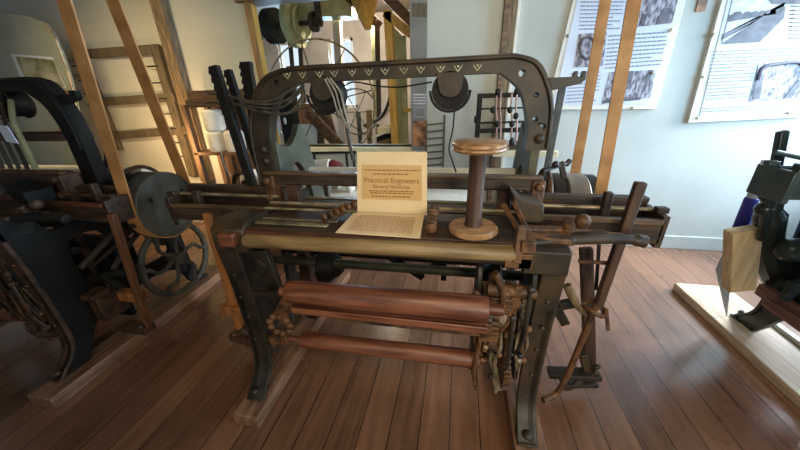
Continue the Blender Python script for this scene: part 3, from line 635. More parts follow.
# cords and wires hanging from the pulleys
def cordthing(name, label, cords, m, r, group=None, cat='cord'):
    org = V(cords[0][0]); mb = MB()
    for c in cords: mb.tube(smooth(c, 8), r, 6)
    o = mb.build(name, m, None, org, 0); o.location = org
    return tag(o, label, cat, group)
def PP(l): return [P(x, y, Y) for x, y, Y in l]
cordthing('wire_bundle', 'bundle of dark looped wires between the left laths and the left pulley', [PP([(208, 93, 1.42), (228, 96, 1.4), (256, 104, 1.38), (285, 101, 1.4), (304, 84, 1.42)]), PP([(222, 94, 1.42), (250, 101, 1.4), (272, 100, 1.4), (300, 84, 1.42)]),
          PP([(206, 103, 1.42), (235, 104, 1.4), (262, 112, 1.38), (290, 112, 1.4), (305, 90, 1.42)]), PP([(225, 101, 1.42), (255, 107, 1.38), (282, 107, 1.4), (304, 88, 1.42)]), PP([(262, 111, 1.38), (285, 114, 1.4), (300, 106, 1.4), (304, 92, 1.42)])], 'cord', .0055)
cordthing('pale_cords', 'pale cords hanging in a twist from the left pulley', [PP([(327, 78, 1.4), (335, 90, 1.4), (340, 108, 1.42), (347, 128, 1.44)]), PP([(330, 78, 1.4), (340, 92, 1.4), (345, 112, 1.42), (350, 130, 1.44)]), PP([(325, 79, 1.4), (333, 96, 1.4), (338, 112, 1.42), (348, 125, 1.44)])], 'cord_white', .004)
cordthing('harness_cord', 'thick dark harness cord dropping beside the pale cords', [PP([(341, 90, 1.46), (345, 115, 1.46), (348, 135, 1.48), (353, 160, 1.5)])], 'cord', .009)
cordthing('link_wire', 'thin wire sagging between the two pulleys under the arch', [PP([(343, 87, 1.44), (354, 82, 1.44), (378, 86, 1.44), (400, 87, 1.44), (432, 82, 1.44)])], 'black', .0035)
cordthing('hanging_flex', 'black flex hanging down from the right pulley behind the spool', [PP([(455, 100, 1.5), (453, 128, 1.5), (449, 148, 1.5), (452, 160, 1.5), (456, 172, 1.5)])], 'black', .004)

# ------------------------------------------------------------------ wall things on the left
ex = thing('exhibit_panel', 'grey rounded exhibit panel with framed pictures behind the dark left loom', 'display panel', P(30, 90, 2.6))
e0 = V(ex.location)
pl = [P(x, y, 2.6) for x, y in ((-60, 4), (0, 12), (30, 17), (45, 23), (54, 36), (62, 55), (70, 80), (84, 140), (95, 190), (-40, 220))]
MB().plate('XZ', 2.6, .03, [(p.x, p.z) for p in pl]).build('board', 'board_grey', ex, e0, .004)
MB().tube(smooth(PP([(45, 23, 2.59), (54, 36, 2.59), (62, 55, 2.59), (70, 80, 2.59), (84, 140, 2.59)])), .012, 8).build('metal_edge', 'steel', ex, e0, 0)
def pq(pts, Y, n=(0, -1, 0), th=.002): return MB().quad([P(x, y, Y) for x, y in pts], n, th)
pq([(25, 89), (66, 88), (52, 57), (11, 54)], 2.596).build('picture_mount', 'paper_white', ex, e0, 0)
pq([(29, 88), (64, 87), (53, 60), (15, 56)], 2.592).build('picture', 'photo_col', ex, e0, 0)
pq([(60, 132), (80, 130), (67, 90), (48, 92)], 2.592).build('dark_picture', 'photo_brown', ex, e0, 0)
# rack of pegs on the wall
rk = thing('peg_rack', 'dark wooden rack with pegged uprights hung on the left wall behind the belts', 'rack', P(130, 100, 3.0))
r0 = V(rk.location)
lp, lq = P(79, 50, 3.0), P(119, 150, 3.0); rp, rq = P(155, 45, 3.0), P(194, 176, 3.0)
MB().bar(lp, lq, .1, .05).build('upright', 'wood_rack', rk, r0, .004); MB().bar(rp, rq, .1, .05).build('upright', 'wood_rack', rk, r0, .004)
for a, b in (((90, 54), (160, 49)), ((100, 102), (176, 97)), ((112, 136), (187, 130))):
    p, q = P(*a, 3.0), P(*b, 3.0); MB().bar(p, q, .085, .045).build('crossbar', 'wood_rack', rk, r0, .004)
for (u, v), n in (((lp, lq), 6), ((rp, rq), 7)):
    for k in range(n):
        c = u.lerp(v, .14 + k * .8 / n); MB().cyl(c + V((-.02, -.02, 0)), c + V((-.15, -.02, .0)), .008, seg=8).build('peg', 'iron_dark', rk, r0, 0)
# shelf of thread cones
sh = thing('thread_shelf', 'brown wooden shelf unit holding white thread cones beside the left wall post', 'shelf', (-2.3, 2.75, 0))
h0 = V(sh.location)
def sbox(a, b, Y0, Y1):
    p, q = P(*a, Y0), P(*b, Y0); return MB().box((p.x, Y0, p.z), (q.x, Y1, q.z))
sbox((184, 100), (262, 106), 2.62, 2.95).build('top_board', 'wood_dark', sh, h0, .004)
sbox((186, 91), (258, 98), 2.8, 2.95).build('back_rail', 'wood_dark', sh, h0, .004)
zs = P(215, 151, 2.7).z; xl = P(200, 151, 2.7).x; xr = P(262, 151, 2.7).x
MB().box((xl, 2.62, zs - .03), (xr, 2.95, zs)).build('middle_board', 'wood_shelf', sh, h0, .004)
MB().box((xl, 2.62, .35), (xr, 2.95, .38)).build('bottom_board', 'wood_shelf', sh, h0, .004)
zt = P(215, 104, 2.62).z
for x in (xl, xr - .04): MB().box((x, 2.62, 0), (x + .045, 2.67, zt)).box((x, 2.9, 0), (x + .045, 2.95, zt)).build('upright', 'wood_shelf', sh, h0, .004)
MB().box((xl + .04, 2.94, 0), (xr - .04, 2.95, zt)).build('back_panel', 'wood_shelf', sh, h0, 0)
r_ = .092
def cone(label, x, z, first=[None]):
    if first[0] is None:
        o = MB().lathe((0, 0, 0), up, [(.02, -.002), (r_ * .9, 0), (r_, .02), (r_ * .98, .17), (r_ * .8, .192), (.02, .194)], 28).build('thread_cone', 'white', None, (0, 0, 0), 0); first[0] = o
    else:
        o = first[0].copy(); C.objects.link(o)
    o.location = (x, 2.71, z); return tag(o, label, 'thread cone', 'white cones of thread on the wooden shelf')
x1 = P(218, 140, 2.71).x; x2 = x1 + .19
cone('white cone of thread, lower left one of the pile on the shelf', x1, zs + .003); cone('white cone of thread, lower right one of the pile on the shelf', x2, zs + .003)
cone('white cone of thread stacked on top of the other two', x1 + .01, zs + .2)
cordthing('loose_thread', 'pale thread trailing from the cones down below the shelf', [PP([(221, 150, 2.6), (223, 160, 2.6), (227, 170, 2.6), (234, 179, 2.6)])], 'cord_white', .004)
o = MB().ball((0, 0, 0), .085, (1, 1, 1.15)).build('black_yarn_ball', 'black', None, (0, 0, 0), 0); o.location = (P(225, 182, 2.66).x, 2.72, .38 + .098); tag(o, 'black ball of yarn below the thread shelf', 'yarn')
wr = thing('yarn_reel', 'reel with dark rim and white yarn behind the left shuttle box', 'reel', (P(244, 184, 2.3).x, 2.3, P(244, 184, 2.3).z))
w0 = V(wr.location)
MB().lathe(w0 + V((.02, .05, 0)), (0, 1, 0), [(.06, 0), (.10, .004), (.10, .1), (.06, .104)], 28).build('yarn', 'white', wr, w0, 0)
MB().tube([w0 + V((.10 * cos(k * pi / 16), 0, .10 * sin(k * pi / 16))) for k in range(32)], .018, 8, True).cyl(w0, w0 + V((0, .05, 0)), .03).build('rim', 'iron_dark', wr, w0, 0)
MB().box((w0.x - .03, 2.28, 0), (w0.x + .03, 2.34, w0.z - .1)).build('stand', 'wood_dark', wr, w0, .004)

# ------------------------------------------------------------------ wall things right of the opening
bn = thing('hanging_banner', 'narrow grey information banner at the right edge of the opening', 'banner', P(419, 60, 2.96))
b0 = V(bn.location)
bx0, bx1 = -.455, -.31
MB().box((bx0, 2.955, .93), (bx1, 2.975, 2.4)).build('panel', 'banner', bn, b0, 0)
pq([(413, 118), (426, 118), (426, 106), (413, 106)], 2.953).build('white_frame', 'ink_grey', bn, b0, 0)
pq([(416, 116), (424, 116), (424, 109), (416, 109)], 2.95).build('diagram', 'banner', bn, b0, 0)
m = MB()
for y in (94, 97, 100, 103): m.quad([P(x, yy, 2.953) for x, yy in ((413, y + 1.2), (426, y + 1.2), (426, y), (413, y))], (0, -1, 0), .001)
m.build('text_lines', 'photo_light', bn, b0, 0)
pq([(413, 146), (427, 146), (427, 121), (413, 121)], 2.953).build('photograph', 'photo_brown', bn, b0, 0)
pq([(412, 17), (427, 17), (427, 3), (412, 3)], 2.953).build('emblem_patch', 'wood_rack', bn, b0, 0)
lr = thing('slatted_frame', 'narrow wooden frame of slats leaning on the wall right of the banner', 'frame', (-.2, 2.97, 0))
l0 = V(lr.location)
MB().box((-.155, 2.93, 0), (-.135, 2.96, 1.25)).build('upright', 'wood_rack', lr, l0, .002); MB().box((-.315, 2.93, 0), (-.30, 2.945, 1.2)).build('upright', 'wood_rack', lr, l0, .002)
for k in range(16): MB().bar((-.31, 2.945, .22 + k * .063), (-.14, 2.945, .235 + k * .063), .014, .02).build('slat', 'wood_rack', lr, l0, .001)
# thread creel behind the loom
cr = thing('thread_creel', 'black creel frame with hanging threads behind the right of the loom arch', 'creel', (.35, 2.72, 0))
c0 = V(cr.location); yc = 2.72
def cb(a, b, w_, nm='bar', mt='black'):
    p, q = P(*a, yc), P(*b, yc); MB().bar(p, q, w_, .03).build(nm, mt, cr, c0, .002)
p = P(480, 95, yc); MB().box((p.x - .02, yc - .02, 0), (p.x + .02, yc + .02, p.z + .01)).build('post', 'black', cr, c0, .002)
MB().box((p.x + .58, yc - .02, 0), (p.x + .62, yc + .02, p.z + .01)).build('post', 'black', cr, c0, .002)
cb((479, 96), (546, 94), .035); cb((480, 109), (546, 107), .012); cb((480, 123), (546, 121), .014); cb((480, 131), (546, 129), .035)
cb((474, 121), (480, 121), .03, 'knob'); cb((475, 116), (475, 121), .012, 'peg')
for x in (496, 500, 511, 516):
    MB().tube(smooth(PP([(x + 1, 92, 2.69), (x, 108, 2.69), (x + 1, 122, 2.69), (x, 142, 2.69)])), .007, 6).build('thread', 'pink', cr, c0, 0)
for x, y in ((498, 92), (517, 91), (493, 110), (510, 110), (497, 124), (512, 124), (516, 116)): MB().ball(P(x, y, 2.68), .022, (1, .7, 1.2), 10, 8).build('hook', 'black', cr, c0, 0)
for x, y in ((505, 144), (512, 142), (519, 144), (523, 141), (507, 148)): MB().ball(P(x, y, 2.66), .03, (.8, .8, 1.2), 10, 8).build('bobbin', 'pink' if x % 2 else 'iron_dark', cr, c0, 0)
q = P(493, 150, 2.66); MB().box((q.x, 2.62, q.z - .05), (q.x + .5, 2.72, q.z)).build('cream_block', 'cream', cr, c0, .004)
q2 = P(485, 145, 2.66); MB().box((p.x, 2.64, q2.z - .03), (p.x + .6, 2.7, q2.z)).build('tray', 'wood_dark', cr, c0, .004)
# grey pole behind arch
a, b = P(563, 84, 2.4), P(541, 200, 2.4); b2 = a + (b - a) * (a.z / (a.z - b.z))
o = MB().bar(b2, a, .045, .02).build('grey_pole', 'stone', None, b2, .002); o.location = b2; tag(o, 'slim grey pole leaning upright just right of the loom arch', 'pole')

# bench behind the loom with cloth and yarn
bt = thing('white_bench', 'white-topped bench behind the middle loom carrying yarn bags', 'bench', (-.6, 2.6, 0))
t0 = V(bt.location); bz = .62
MB().box((-1.55, 2.4, bz - .03), (.1, 2.85, bz)).build('top', 'whitepaint', bt, t0, .004)
for x in (-1.5, .05):
    for y in (2.44, 2.8): MB().box((x - .025, y - .025, 0), (x + .025, y + .025, bz - .03)).build('leg', 'whitepaint', bt, t0, .003)
def bag(label, px, y_, m, w_, h_, grp, tilt=0):
    x = P(px, 200, y_).x
    o = MB().ball((0, 0, 0), 1, (w_, .07, h_ * .5)).build('yarn_hank', m, None, (0, 0, 0), 0)
    o.rotation_euler = (0, tilt, 0); o.location = (x, y_, bz + math.hypot(h_ * .5 * cos(tilt), w_ * sin(tilt)) - .001); return tag(o, label, 'yarn', grp)
G = 'hanks of yarn on the bench behind the loom'
bag('white yarn hank on the bench, nearest the paper sign', 352, 2.55, 'white', .05, .19, G); bag('white yarn hank on the bench, second left of the paper sign', 340, 2.66, 'white', .05, .2, G, .08)
bag('pale yarn hank on the bench, third left of the paper sign', 328, 2.5, 'plastic', .045, .19, G, -.1); bag('grey yarn hank on the bench, leftmost and slumped', 316, 2.54, 'stone', .06, .17, G, .5)
st = thing('black_stand', 'thin black metal stand seen above the loom beam left of the sign', 'stand', (-.9, 2.8, bz))
s0 = V(st.location); a, b = P(311, 153, 2.8), P(356, 152, 2.8)
MB().bar(a, b, .02, .02).build('rail', 'black', st, s0, .002)
for x in (a.x + .03, b.x - .03, b.x - .1): MB().box((x - .009, 2.79, bz), (x + .009, 2.81, a.z)).build('leg', 'black', st, s0, .002)
cl = thing('cloth_roll', 'roll of pale cloth with dark red end lying above the back rest', 'cloth roll', P(310, 168, 2.2))
k0 = V(cl.location)
MB().cyl(P(290, 168, 2.2), P(331, 166, 2.2), .055).build('cloth', 'white', cl, k0, .008)
MB().lathe(P(331, 166, 2.2), (1, 0, 0), [(.045, 0), (.05, .02), (.03, .08), (.01, .1)], 20).build('red_end', 'red', cl, k0, 0)
a = P(290, 168, 2.2); b = P(331, 166, 2.2)
for c in (a + V((.06, 0, 0)), b - V((.06, 0, 0))): MB().box((c.x - .02, 2.18, 0), (c.x + .02, 2.22, c.z - .05)).build('prop', 'wood_rack', cl, k0, .003)

# ------------------------------------------------------------------ posters
def poster(name, label, corners, Y=3.0):
    root = thing(name, label, 'poster', P(*corners[0], Y)); o0 = V(root.location)
    BLp, BRp, TRp, TLp = [P(*c, Y) for c in corners]
    TLp = BLp + (TLp - BLp) * 1.25; TRp = BRp + (TRp - BRp) * 1.25
    MB().quad([BLp, BRp, TRp, TLp], (0, -1, 0), .03).build('backing_board', 'whitepaint', root, o0, .003)
    return root, o0
def photo(root, o0, pts, m, Y, nm='photograph'): return MB().quad([P(x, y, Y) for x, y in pts], (0, -1, 0), .001).build(nm, m, root, o0, 0)
def lines(root, o0, blocks, Y, m='ink_grey'):
    mb = MB()
    for (xa, ya, xb, yb, xc, yc_, xd, yd, n) in blocks:       # TL, TR, BR, BL, rows
        tl, tr, br, bl = P(xa, ya, Y), P(xb, yb, Y), P(xc, yc_, Y), P(xd, yd, Y)
        f = lambda u, v, e: tl.lerp(tr, u).lerp(bl.lerp(br, u), v)
        for k in range(n):
            v = (k + .5) / n; u = 0; end = random.choice((1, 1, 1, .97, .8))
            while u < end:
                w_ = random.uniform(.03, .09); e_ = min(u + w_, end); t = .17 / n
                mb.quad([f(u, v + t, 0), f(e_, v + t, 0), f(e_, v - t, 0), f(u, v - t, 0)], (0, -1, 0), .0005); u = e_ + .014
    mb.build('text_lines', m, root, o0, 0)
r1, o1 = poster('wall_poster', 'white history poster behind the two strands of the leather belt', [(546, 110), (656, 109), (686, 0), (573, 0)])
photo(r1, o1, [(553, 105), (650, 104), (679, -12), (580, -12)], 'paper_white', 2.996, 'sheet')
photo(r1, o1, [(574, 68), (603, 66), (607, 32), (579, 34)], 'photo', 2.992); photo(r1, o1, [(637, 27), (672, 23), (680, -8), (641, -8)], 'photo', 2.992)
photo(r1, o1, [(602, 104), (650, 98), (656, 70), (610, 72)], 'photo', 2.992)
m = MB()
for pts in ([(612, 90), (616, 90), (620, 72), (615, 72)], [(624, 89), (630, 89), (634, 71), (627, 71)], [(642, 92), (645, 92), (653, 70), (649, 70)], [(604, 103), (640, 100), (641, 97), (606, 98)], [(656, 24), (668, 23), (672, 8), (664, 8)], [(640, 26), (644, 26), (648, 14), (643, 14)], [(576, 66), (580, 66), (582, 56), (578, 56)]): m.quad([P(x, y, 2.989) for x, y in pts], (0, -1, 0), .0005)
m.tube([P(588 + 8 * cos(k * pi / 10), 48 + 11 * sin(k * pi / 10), 2.989) for k in range(20)], .010, 6, True)
m.build('photo_detail', 'photo_dark', r1, o1, 0)
lines(r1, o1, [(581, 0, 625, 0, 620, 30, 579, 31, 8), (609, 34, 670, 30, 662, 66, 605, 70, 9), (571, 72, 602, 70, 597, 102, 565, 104, 9), (628, -8, 636, -8, 630, 28, 622, 28, 9)], 2.992)
r2, o2 = poster('wall_poster', 'white history poster with two old mill photographs at the top right', [(688, 123), (806, 117), (832, -2), (722, 0)])
photo(r2, o2, [(699, 119), (802, 113), (826, -8), (730, -8)], 'paper_white', 2.996, 'sheet')
ph = photo(r2, o2, [(722, 44), (788, 40), (800, -6), (734, -6)], 'photo_light', 2.992)
m = MB()
for pts in ([(722, 44), (742, 43), (784, 8), (784, 2)], [(722, 40), (724, 34), (784, 6), (786, 2)], [(742, 43), (760, 42), (784, 18), (786, 6)], [(728, 22), (730, 15), (776, 10), (776, 14)]): m.quad([P(x, y, 2.989) for x, y in pts], (0, -1, 0), .0005)
for x, y, r in ((737, 16, 3), (747, 15, 2.4), (755, 14, 2), (762, 13, 1.7), (768, 12, 1.4)): c = P(x, y, 2.989); m.lathe(c, (0, 1, 0), [(r * .0095, -.0005), (r * .0095, .0005)], 12)
m.build('photo_looms', 'photo_dark', r2, o2, 0)
m = MB(); m.quad([P(x, y, 2.989) for x, y in ((772, 4), (802, 4), (803, -5), (766, -5))], (0, -1, 0), .0005); m.build('photo_roof', 'photo_dark', r2, o2, 0)
photo(r2, o2, [(749, 102), (803, 97), (812, 60), (759, 63)], 'photo', 2.992)
m = MB(); m.tube(smooth([P(x, y, 2.989) for x, y in ((758, 80), (763, 68), (778, 64), (800, 63), (806, 76))]), .012, 6)
m.quad([P(x, y, 2.989) for x, y in ((752, 100), (760, 99), (764, 74), (757, 76))], (0, -1, 0), .0005).quad([P(x, y, 2.989) for x, y in ((784, 98), (790, 98), (806, 78), (798, 80))], (0, -1, 0), .0005)
m.build('photo_machine', 'photo_dark', r2, o2, 0)
m = MB(); m.quad([P(x, y, 2.990) for x, y in ((760, 88), (780, 87), (782, 80), (762, 81))], (0, -1, 0), .0005); m.build('photo_cloth', 'photo_light', r2, o2, 0)
lines(r2, o2, [(713, 50, 803, 46, 800, 60, 711, 63, 4), (711, 63, 757, 61, 748, 98, 705, 101, 11), (703, 107, 795, 103, 794, 109, 702, 113, 2), (791, 0, 812, 0, 806, 40, 787, 40, 10)], 2.992)
for r0_, o0_, pts in ((r1, o1, ((567, 36), (652, 73), (632, 108), (671, 30))), (r2, o2, ((713, 35), (703, 77), (697, 118), (788, 113)))):
    for x, y in pts: MB().lathe(P(x, y, 2.99), (0, -1, 0), [(.012, 0), (.012, .006), (.004, .009)], 12).build('clip', 'steel', r0_, o0_, 0)
o = pq([(696, 12), (705, 11), (709, -4), (699, -4)], 3.02, th=.01).build('wall_picture', 'photo_brown', None, P(700, 5, 3.02), 0); o.location = P(700, 5, 3.02)
tag(o, 'small dark red picture on the wall between the two posters', 'picture')

# ------------------------------------------------------------------ right edge: block and wrapped roll
c = PX(742, 262, 1.52)
a, b = P(743, 229, c.y), P(738, 288, c.y)
o = MB().bar(b, a, .115, .07, (0, 1, 0), .125).build('wood_block', 'wood_tan', None, b, .006); o.location = b
M['block'] = mat('pale_block_wood', col(196, 166, 122), col(222, 196, 152), .6, 0, 5, GRZ); o.data.materials[0] = M['block']
tag(o, 'pale wooden block hanging at the end of the green-black loom', 'block')
rl = thing('wrapped_roll', 'grey roll with blue wrapping behind the pale wooden block', 'roll', P(748, 240, 1.95))
q0 = V(rl.location); a, b, d = P(768, 160, 1.95), P(752, 198, 1.95), P(737, 236, 1.95)
MB().cyl(a, b, .024).build('tube', 'plastic', rl, q0, .003); MB().cyl(b, d, .03, .034).build('blue_wrap', 'blue', rl, q0, .003)
m = MB(); m.quad([P(716, 270, 1.95), P(727, 318, 1.92), P(730, 290, 1.95), P(732, 235, 1.95)], (0, -1, 0), .006); m.build('grey_sheet', 'plastic', rl, q0, 0)

# ------------------------------------------------------------------ next room
gp = thing('line_shaft', 'line shaft with pale green pulley and black pulleys in the next room', 'line shaft', P(297, 24, 4.2))
g0 = V(gp.location); sx_ = V((1, -.12, 0)).normalized()
MB().lathe(g0 - sx_ * .07, sx_, [(.05, 0), (.22, .002), (.265, .01), (.265, .09), (.22, .10), (.05, .11)], 40).build('green_pulley', 'pulley_green', gp, g0, 0)
MB().tube([g0 + sx_ * .075 + (V((0, 0, 1)) * sin(k * pi / 16) + sx_.cross(V((0, 0, 1))) * cos(k * pi / 16)) * .18 for k in range(32)], .02, 6, True).build('pulley_ring', 'pulley_green', gp, g0, 0)
MB().cyl(g0 - sx_ * .9, g0 + sx_ * .36, .03).build('shaft', 'iron_dark', gp, g0, 0)
MB().lathe(g0 - sx_ * .42, sx_, [(.04, 0), (.2, .004), (.2, .14), (.04, .144)], 32).build('black_pulley', 'black', gp, g0, 0)
MB().lathe(g0 - sx_ * .75, sx_, [(.04, 0), (.15, .004), (.15, .12), (.04, .124)], 32).build('black_pulley', 'black', gp, g0, 0)
MB().lathe(g0 + sx_ * .22, sx_, [(.04, 0), (.11, .004), (.11, .05), (.06, .06), (.06, .12), (.04, .124)], 28).build('collar', 'iron_dark', gp, g0, 0)
MB().box((g0.x - .85, g0.y - .04, g0.z), (g0.x - .77, g0.y + .08, CZ)).box((g0.x + .30, g0.y - .1, g0.z), (g0.x + .35, g0.y, CZ)).build('hanger', 'iron_dark', gp, g0, .003)
for px0, px1 in ((290, 297), (300, 304)):
    a, b = P(px0, 40, 4.2), P(px1, 120, 4.2); o = MB().bar(a, b, .06, .01).build('pulley_belt', 'wood_dark', gp, g0, 0)
def timber(name, label, a, b, Ya, Yb, w_, h_, m, cat='beam'):
    p, q = P(*a, Ya), P(*b, Yb); o = MB().bar(p, q, w_, h_).build(name, m, None, p, .004); o.location = p; return tag(o, label, cat)
timber('overhead_beam', 'pale green overhead beam right of the pulley in the next room', (302, 10), (354, 9), 4.3, 4.3, .19, .25, 'pulley_green')
timber('timber_post', 'pinkish timber post in front of the far window', (337, 14), (350, 288), 4.5, 4.5, .1, .1, 'wall_room', 'post')
timber('roof_timber', 'brown slanting roof timber above the far window', (344, -8), (378, 24), 4.0, 4.6, .1, .12, 'wood_brown')
timber('dark_post', 'dark wooden post between the far window and the yellow frame', (377, 20), (383, 290), 4.4, 4.4, .055, .06, 'wood_dark', 'post')
timber('yellow_post', 'thin dull yellow post beside the dark post', (373, 26), (385, 283), 4.7, 4.7, .06, .06, 'pulley_green', 'post')
yf = thing('timber_gantry', 'tall yellow wooden frame with green panel at the right of the opening', 'gantry', P(390, 100, 3.7))
y0 = V(yf.location)
MB().bar(P(388, 12, 3.7), P(396, 150, 3.7), .085, .08).build('post', 'wood_yellow', yf, y0, .004)
MB().bar(P(385, 13, 3.7), P(411, 34, 3.7), .085, .08).build('slanting_rail', 'wood_yellow', yf, y0, .004)
MB().bar(P(403, 36, 3.75), P(406, 150, 3.75), .06, .06).build('post', 'pulley_green', yf, y0, .004)
MB().bar(P(384, -6, 3.8), P(414, 24, 3.8), .1, .08).build('top_rail', 'wood_brown', yf, y0, .004)
pq([(396, 150), (404, 150), (402, 36), (393, 26)], 3.74, th=.01).build('panel', 'pulley_green', yf, y0, 0)
MB().bar(P(404, 110, 3.72), P(411, 110, 3.72), .04, .04).build('cross_rail', 'wood_yellow', yf, y0, .003)
o = MB().lathe(P(364, -6, 4.0), (.06, 0, -1), [(.015, P(364, -6, 4.0).z - CZ - .01), (.015, -.05), (.16, 0), (.13, .12), (.04, .34)], 24).build('yellow_funnel', 'wood_yellow', None, P(364, -6, 4.0), 0); o.location = P(364, -6, 4.0); tag(o, 'yellow cone-shaped hopper hanging at the top of the opening', 'hopper')
hw = thing('spinning_wheel', 'large thin hoop of a spinning wheel seen behind the loom arch', 'spinning wheel', P(320, 104, 3.6))
v0 = V(hw.location); R_ = .66
MB().tube([v0 + V((R_ * cos(k * pi / 32), 0, R_ * sin(k * pi / 32))) for k in range(64)], .010, 8, True).build('hoop', 'steel', hw, v0, 0)
for k in range(8): a = k * pi / 4 + .2; MB().cyl(v0, v0 + V((R_ * cos(a), 0, R_ * sin(a))), .006, seg=8).build('spoke', 'iron_dark', hw, v0, 0)
MB().cyl(v0 - V((0, .08, 0)), v0 + V((0, .08, 0)), .05).build('hub', 'wood_dark', hw, v0, .004)
MB().bar(v0 + V((.02, .07, 0)), (v0.x + .25, 3.75, 0), .08, .05).bar(v0 + V((-.02, .07, 0)), (v0.x - .25, 3.75, 0), .08, .05).build('trestle', 'wood_brown', hw, v0, .004)
w2 = thing('cart_wheel', 'smaller pale wheel standing on the far floor right of the hoop', 'wheel', P(357, 112, 4.75))
u0 = V(w2.location)
MB().tube([u0 + V((.33 * cos(k * pi / 24), 0, .33 * sin(k * pi / 24))) for k in range(48)], .013, 8, True).build('rim', 'stone', w2, u0, 0)
for k in range(6): a = k * pi / 3; MB().cyl(u0, u0 + V((.33 * cos(a), 0, .33 * sin(a))), .007, seg=8).build('spoke', 'stone', w2, u0, 0)
MB().box((u0.x - .03, u0.y + .03, 0), (u0.x + .03, u0.y + .08, u0.z)).build('stand', 'stone', w2, u0, .003)
timber('diagonal_board', 'brown board slanting down behind the left pulley', (308, 112), (345, 152), 3.5, 3.4, .12, .05, 'wood_brown', 'board')
bxn = thing('tan_cabinet', 'tan and white cabinet in the next room behind the arch', 'cabinet', P(306, 130, 3.9)); n0 = V(bxn.location)
a, b = P(296, 104, 3.9), P(314, 124, 3.9); MB().box((a.x, 3.9, b.z), (b.x + .05, 4.2, a.z)).build('tan_top', 'wood_orange', bxn, n0, .004)
MB().box((a.x, 3.9, 0), (b.x + .05, 4.2, b.z)).build('white_base', 'whitepaint', bxn, n0, .004)
ca = thing('carding_machine', 'black and cream machine with slanting white bars at the right of the opening', 'machine', (P(388, 128, 4.10).x, 4.10, 0)); m0 = V(ca.location)
a, b = P(376, 110, 4.10), P(398, 142, 4.10)
MB().box((a.x, 4.05, 0), (b.x, 4.40, b.z + .12)).build('body', 'black', ca, m0, .006)
MB().box((a.x + .02, 4.02, b.z + .12), (b.x, 4.40, b.z + .20)).build('cream_tray', 'cream', ca, m0, .006)
MB().bar(P(378, 124, 4.02), P(388, 108, 4.02), .07, .03).build('hopper_plate', 'whitepaint', ca, m0, .003)
MB().bar(P(362, 142, 3.95), P(398, 127, 3.95), .03, .03).build('white_bar', 'whitepaint', ca, m0, .003)
MB().bar(P(366, 148, 3.90), P(402, 136, 3.90), .05, .03).build('brown_bar', 'wood_brown', ca, m0, .003)
MB().bar(P(369, 110, 3.96), P(370, 150, 3.96), .06, .05).build('post', 'wood_tan', ca, m0, .003)
MB().tube(smooth(PP([(390, 92, 4.00), (388, 104, 4.00), (380, 118, 4.00), (364, 126, 4.00)])), .02, 8).build('arm', 'iron_dark', ca, m0, 0)
MB().bar(P(395, 82, 3.96), P(398, 150, 3.96), .075, .06).build('dark_stay', 'wood_dark', ca, m0, .004)
hp = thing('black_column', 'black iron column with a white spot inside the left leg of the arch', 'column', (P(284, 100, 3.3).x, 3.3, 0)); h_0 = V(hp.location)
a = P(284, 88, 3.3); MB().box((a.x - .10, 3.28, 0), (a.x + .09, 3.36, a.z)).build('body', 'black', hp, h_0, .006)
MB().ball(P(285, 121, 3.27), .022, (.8, .4, 1.8)).build('white_spot', 'whitepaint', hp, h_0, 0)
pq([(276, 148), (281, 148), (279, 122), (275, 120)], 3.26, th=.004).build('paper', 'paper_white', hp, h_0, 0)

# ------------------------------------------------------------------ light
def area(name, loc, target, sx, sy, power, c, spread=pi):
    l = bpy.data.lights.new(name, 'AREA'); l.shape = 'RECTANGLE'; l.size = sx; l.size_y = sy; l.energy = power; l.color = c[:3]; l.spread = spread
    o = bpy.data.objects.new(name, l); C.objects.link(o); o.location = loc
    o.rotation_euler = (V(target) - V(loc)).to_track_quat('-Z', 'Y').to_euler(); return o
def lamp(name, loc, power, c, r=.06):
    l = bpy.data.lights.new(name, 'POINT'); l.energy = power; l.color = c[:3]; l.shadow_soft_size = r
    o = bpy.data.objects.new(name, l); C.objects.link(o); o.location = loc; return o
DAY = (.44, .73, 1.0); WARM = (1.0, .74, .36)
area('daylight_right', (WR + .2, 1.3, 1.5), (1.1, 2.1, .2), 2.0, 1.4, 175, DAY)
area('corner_floor_fill', (WR + .15, 2.67, 1.6), (.3, 2.3, 0), .55, 1.5, 55, (.80, .90, 1.0), 1.4)  # fill added at the corner to brighten the floor behind the looms
area('daylight_front', (1.2, WF - .2, 1.55), (1.3, 2.2, .6), 1.2, 1.3, 54, (1, .93, .76))
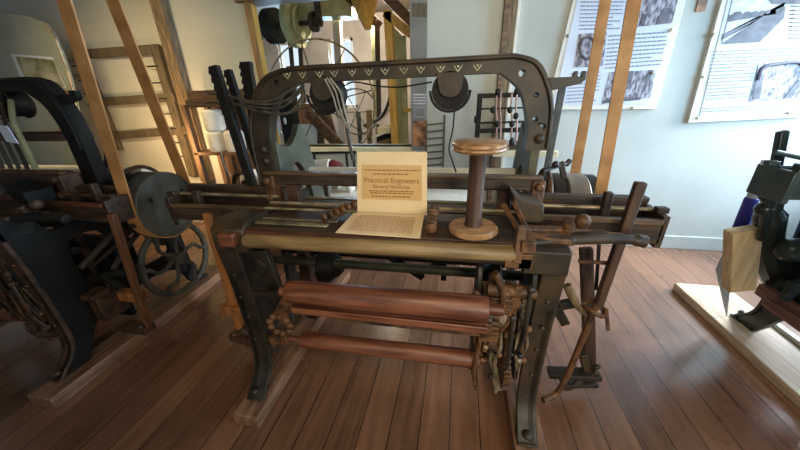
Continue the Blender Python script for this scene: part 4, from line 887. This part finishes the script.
area('daylight_front_left', (-1.6, WF - .2, 1.55), (-.2, 2., .6), 1.2, 1.3, 3, (1, .9, .76))
area('daylight_far', (-2.27, BY + .2, 1.8), (-1.6, 3., .6), .5, 1.2, 80, DAY)
area('daylight_far_left', (-3.3, BY + .2, 1.9), (-2.2, 3., .6), .45, 1.0, 60, DAY)
area('left_wall_fill', (-3.0, 1.1, 2.68), (-2.9, 3.0, 1.1), .7, .4, 15, WARM, 1.5)  # unseen warm light, added and aimed to tone the left wall only
area('loom_light', (-.1, -.7, 2.68), (-.1, 1.2, .8), .9, .5, 6, (1, .80, .52), 1.5)
area('shelf_lamp', (-2.75, 2.3, 1.0), (-3.1, 3.03, .95), .2, .2, 9, (1, .58, .26), 2.6)
area('middle_wall_fill', (.1, 1.3, 2.68), (.1, 3.0, 1.7), .7, .3, 4.5, (1, .90, .66), 1.8)  # unseen ceiling light added to brighten the middle of the back wall
lamp('next_room_fill', (-1.2, 4.6, 2.5), 95, (1, .88, .68))  # unseen point light added to brighten the next room
w = bpy.data.worlds.new('sky'); bpy.context.scene.world = w; w.use_nodes = True
bg = w.node_tree.nodes['Background']; bg.inputs['Color'].default_value = (.75, .88, 1, 1); bg.inputs['Strength'].default_value = .8

# ------------------------------------------------------------------ camera
cd = bpy.data.cameras.new('camera'); cd.sensor_width = 36; cd.sensor_fit = 'HORIZONTAL'; cd.lens = F / 800 * 36; cd.clip_start = .02
co = bpy.data.objects.new('camera', cd); C.objects.link(co)
R = Matrix(((dX.x, dY.x, -dD.x), (dX.y, dY.y, -dD.y), (dX.z, dY.z, -dD.z)))     # world -> image axes (x right, y down, z forward)
right, up_, back = V(R[0]), -V(R[1]), -V(R[2])
mw = Matrix.Identity(4)
for i in range(3): mw[i][0], mw[i][1], mw[i][2] = right[i], up_[i], back[i]
mw[2][3] = H
co.matrix_world = mw
sc = bpy.context.scene; sc.camera = co
sc.view_settings.view_transform = 'Standard'; sc.view_settings.look = 'None'; sc.view_settings.gamma = 1; sc.view_settings.exposure = .35
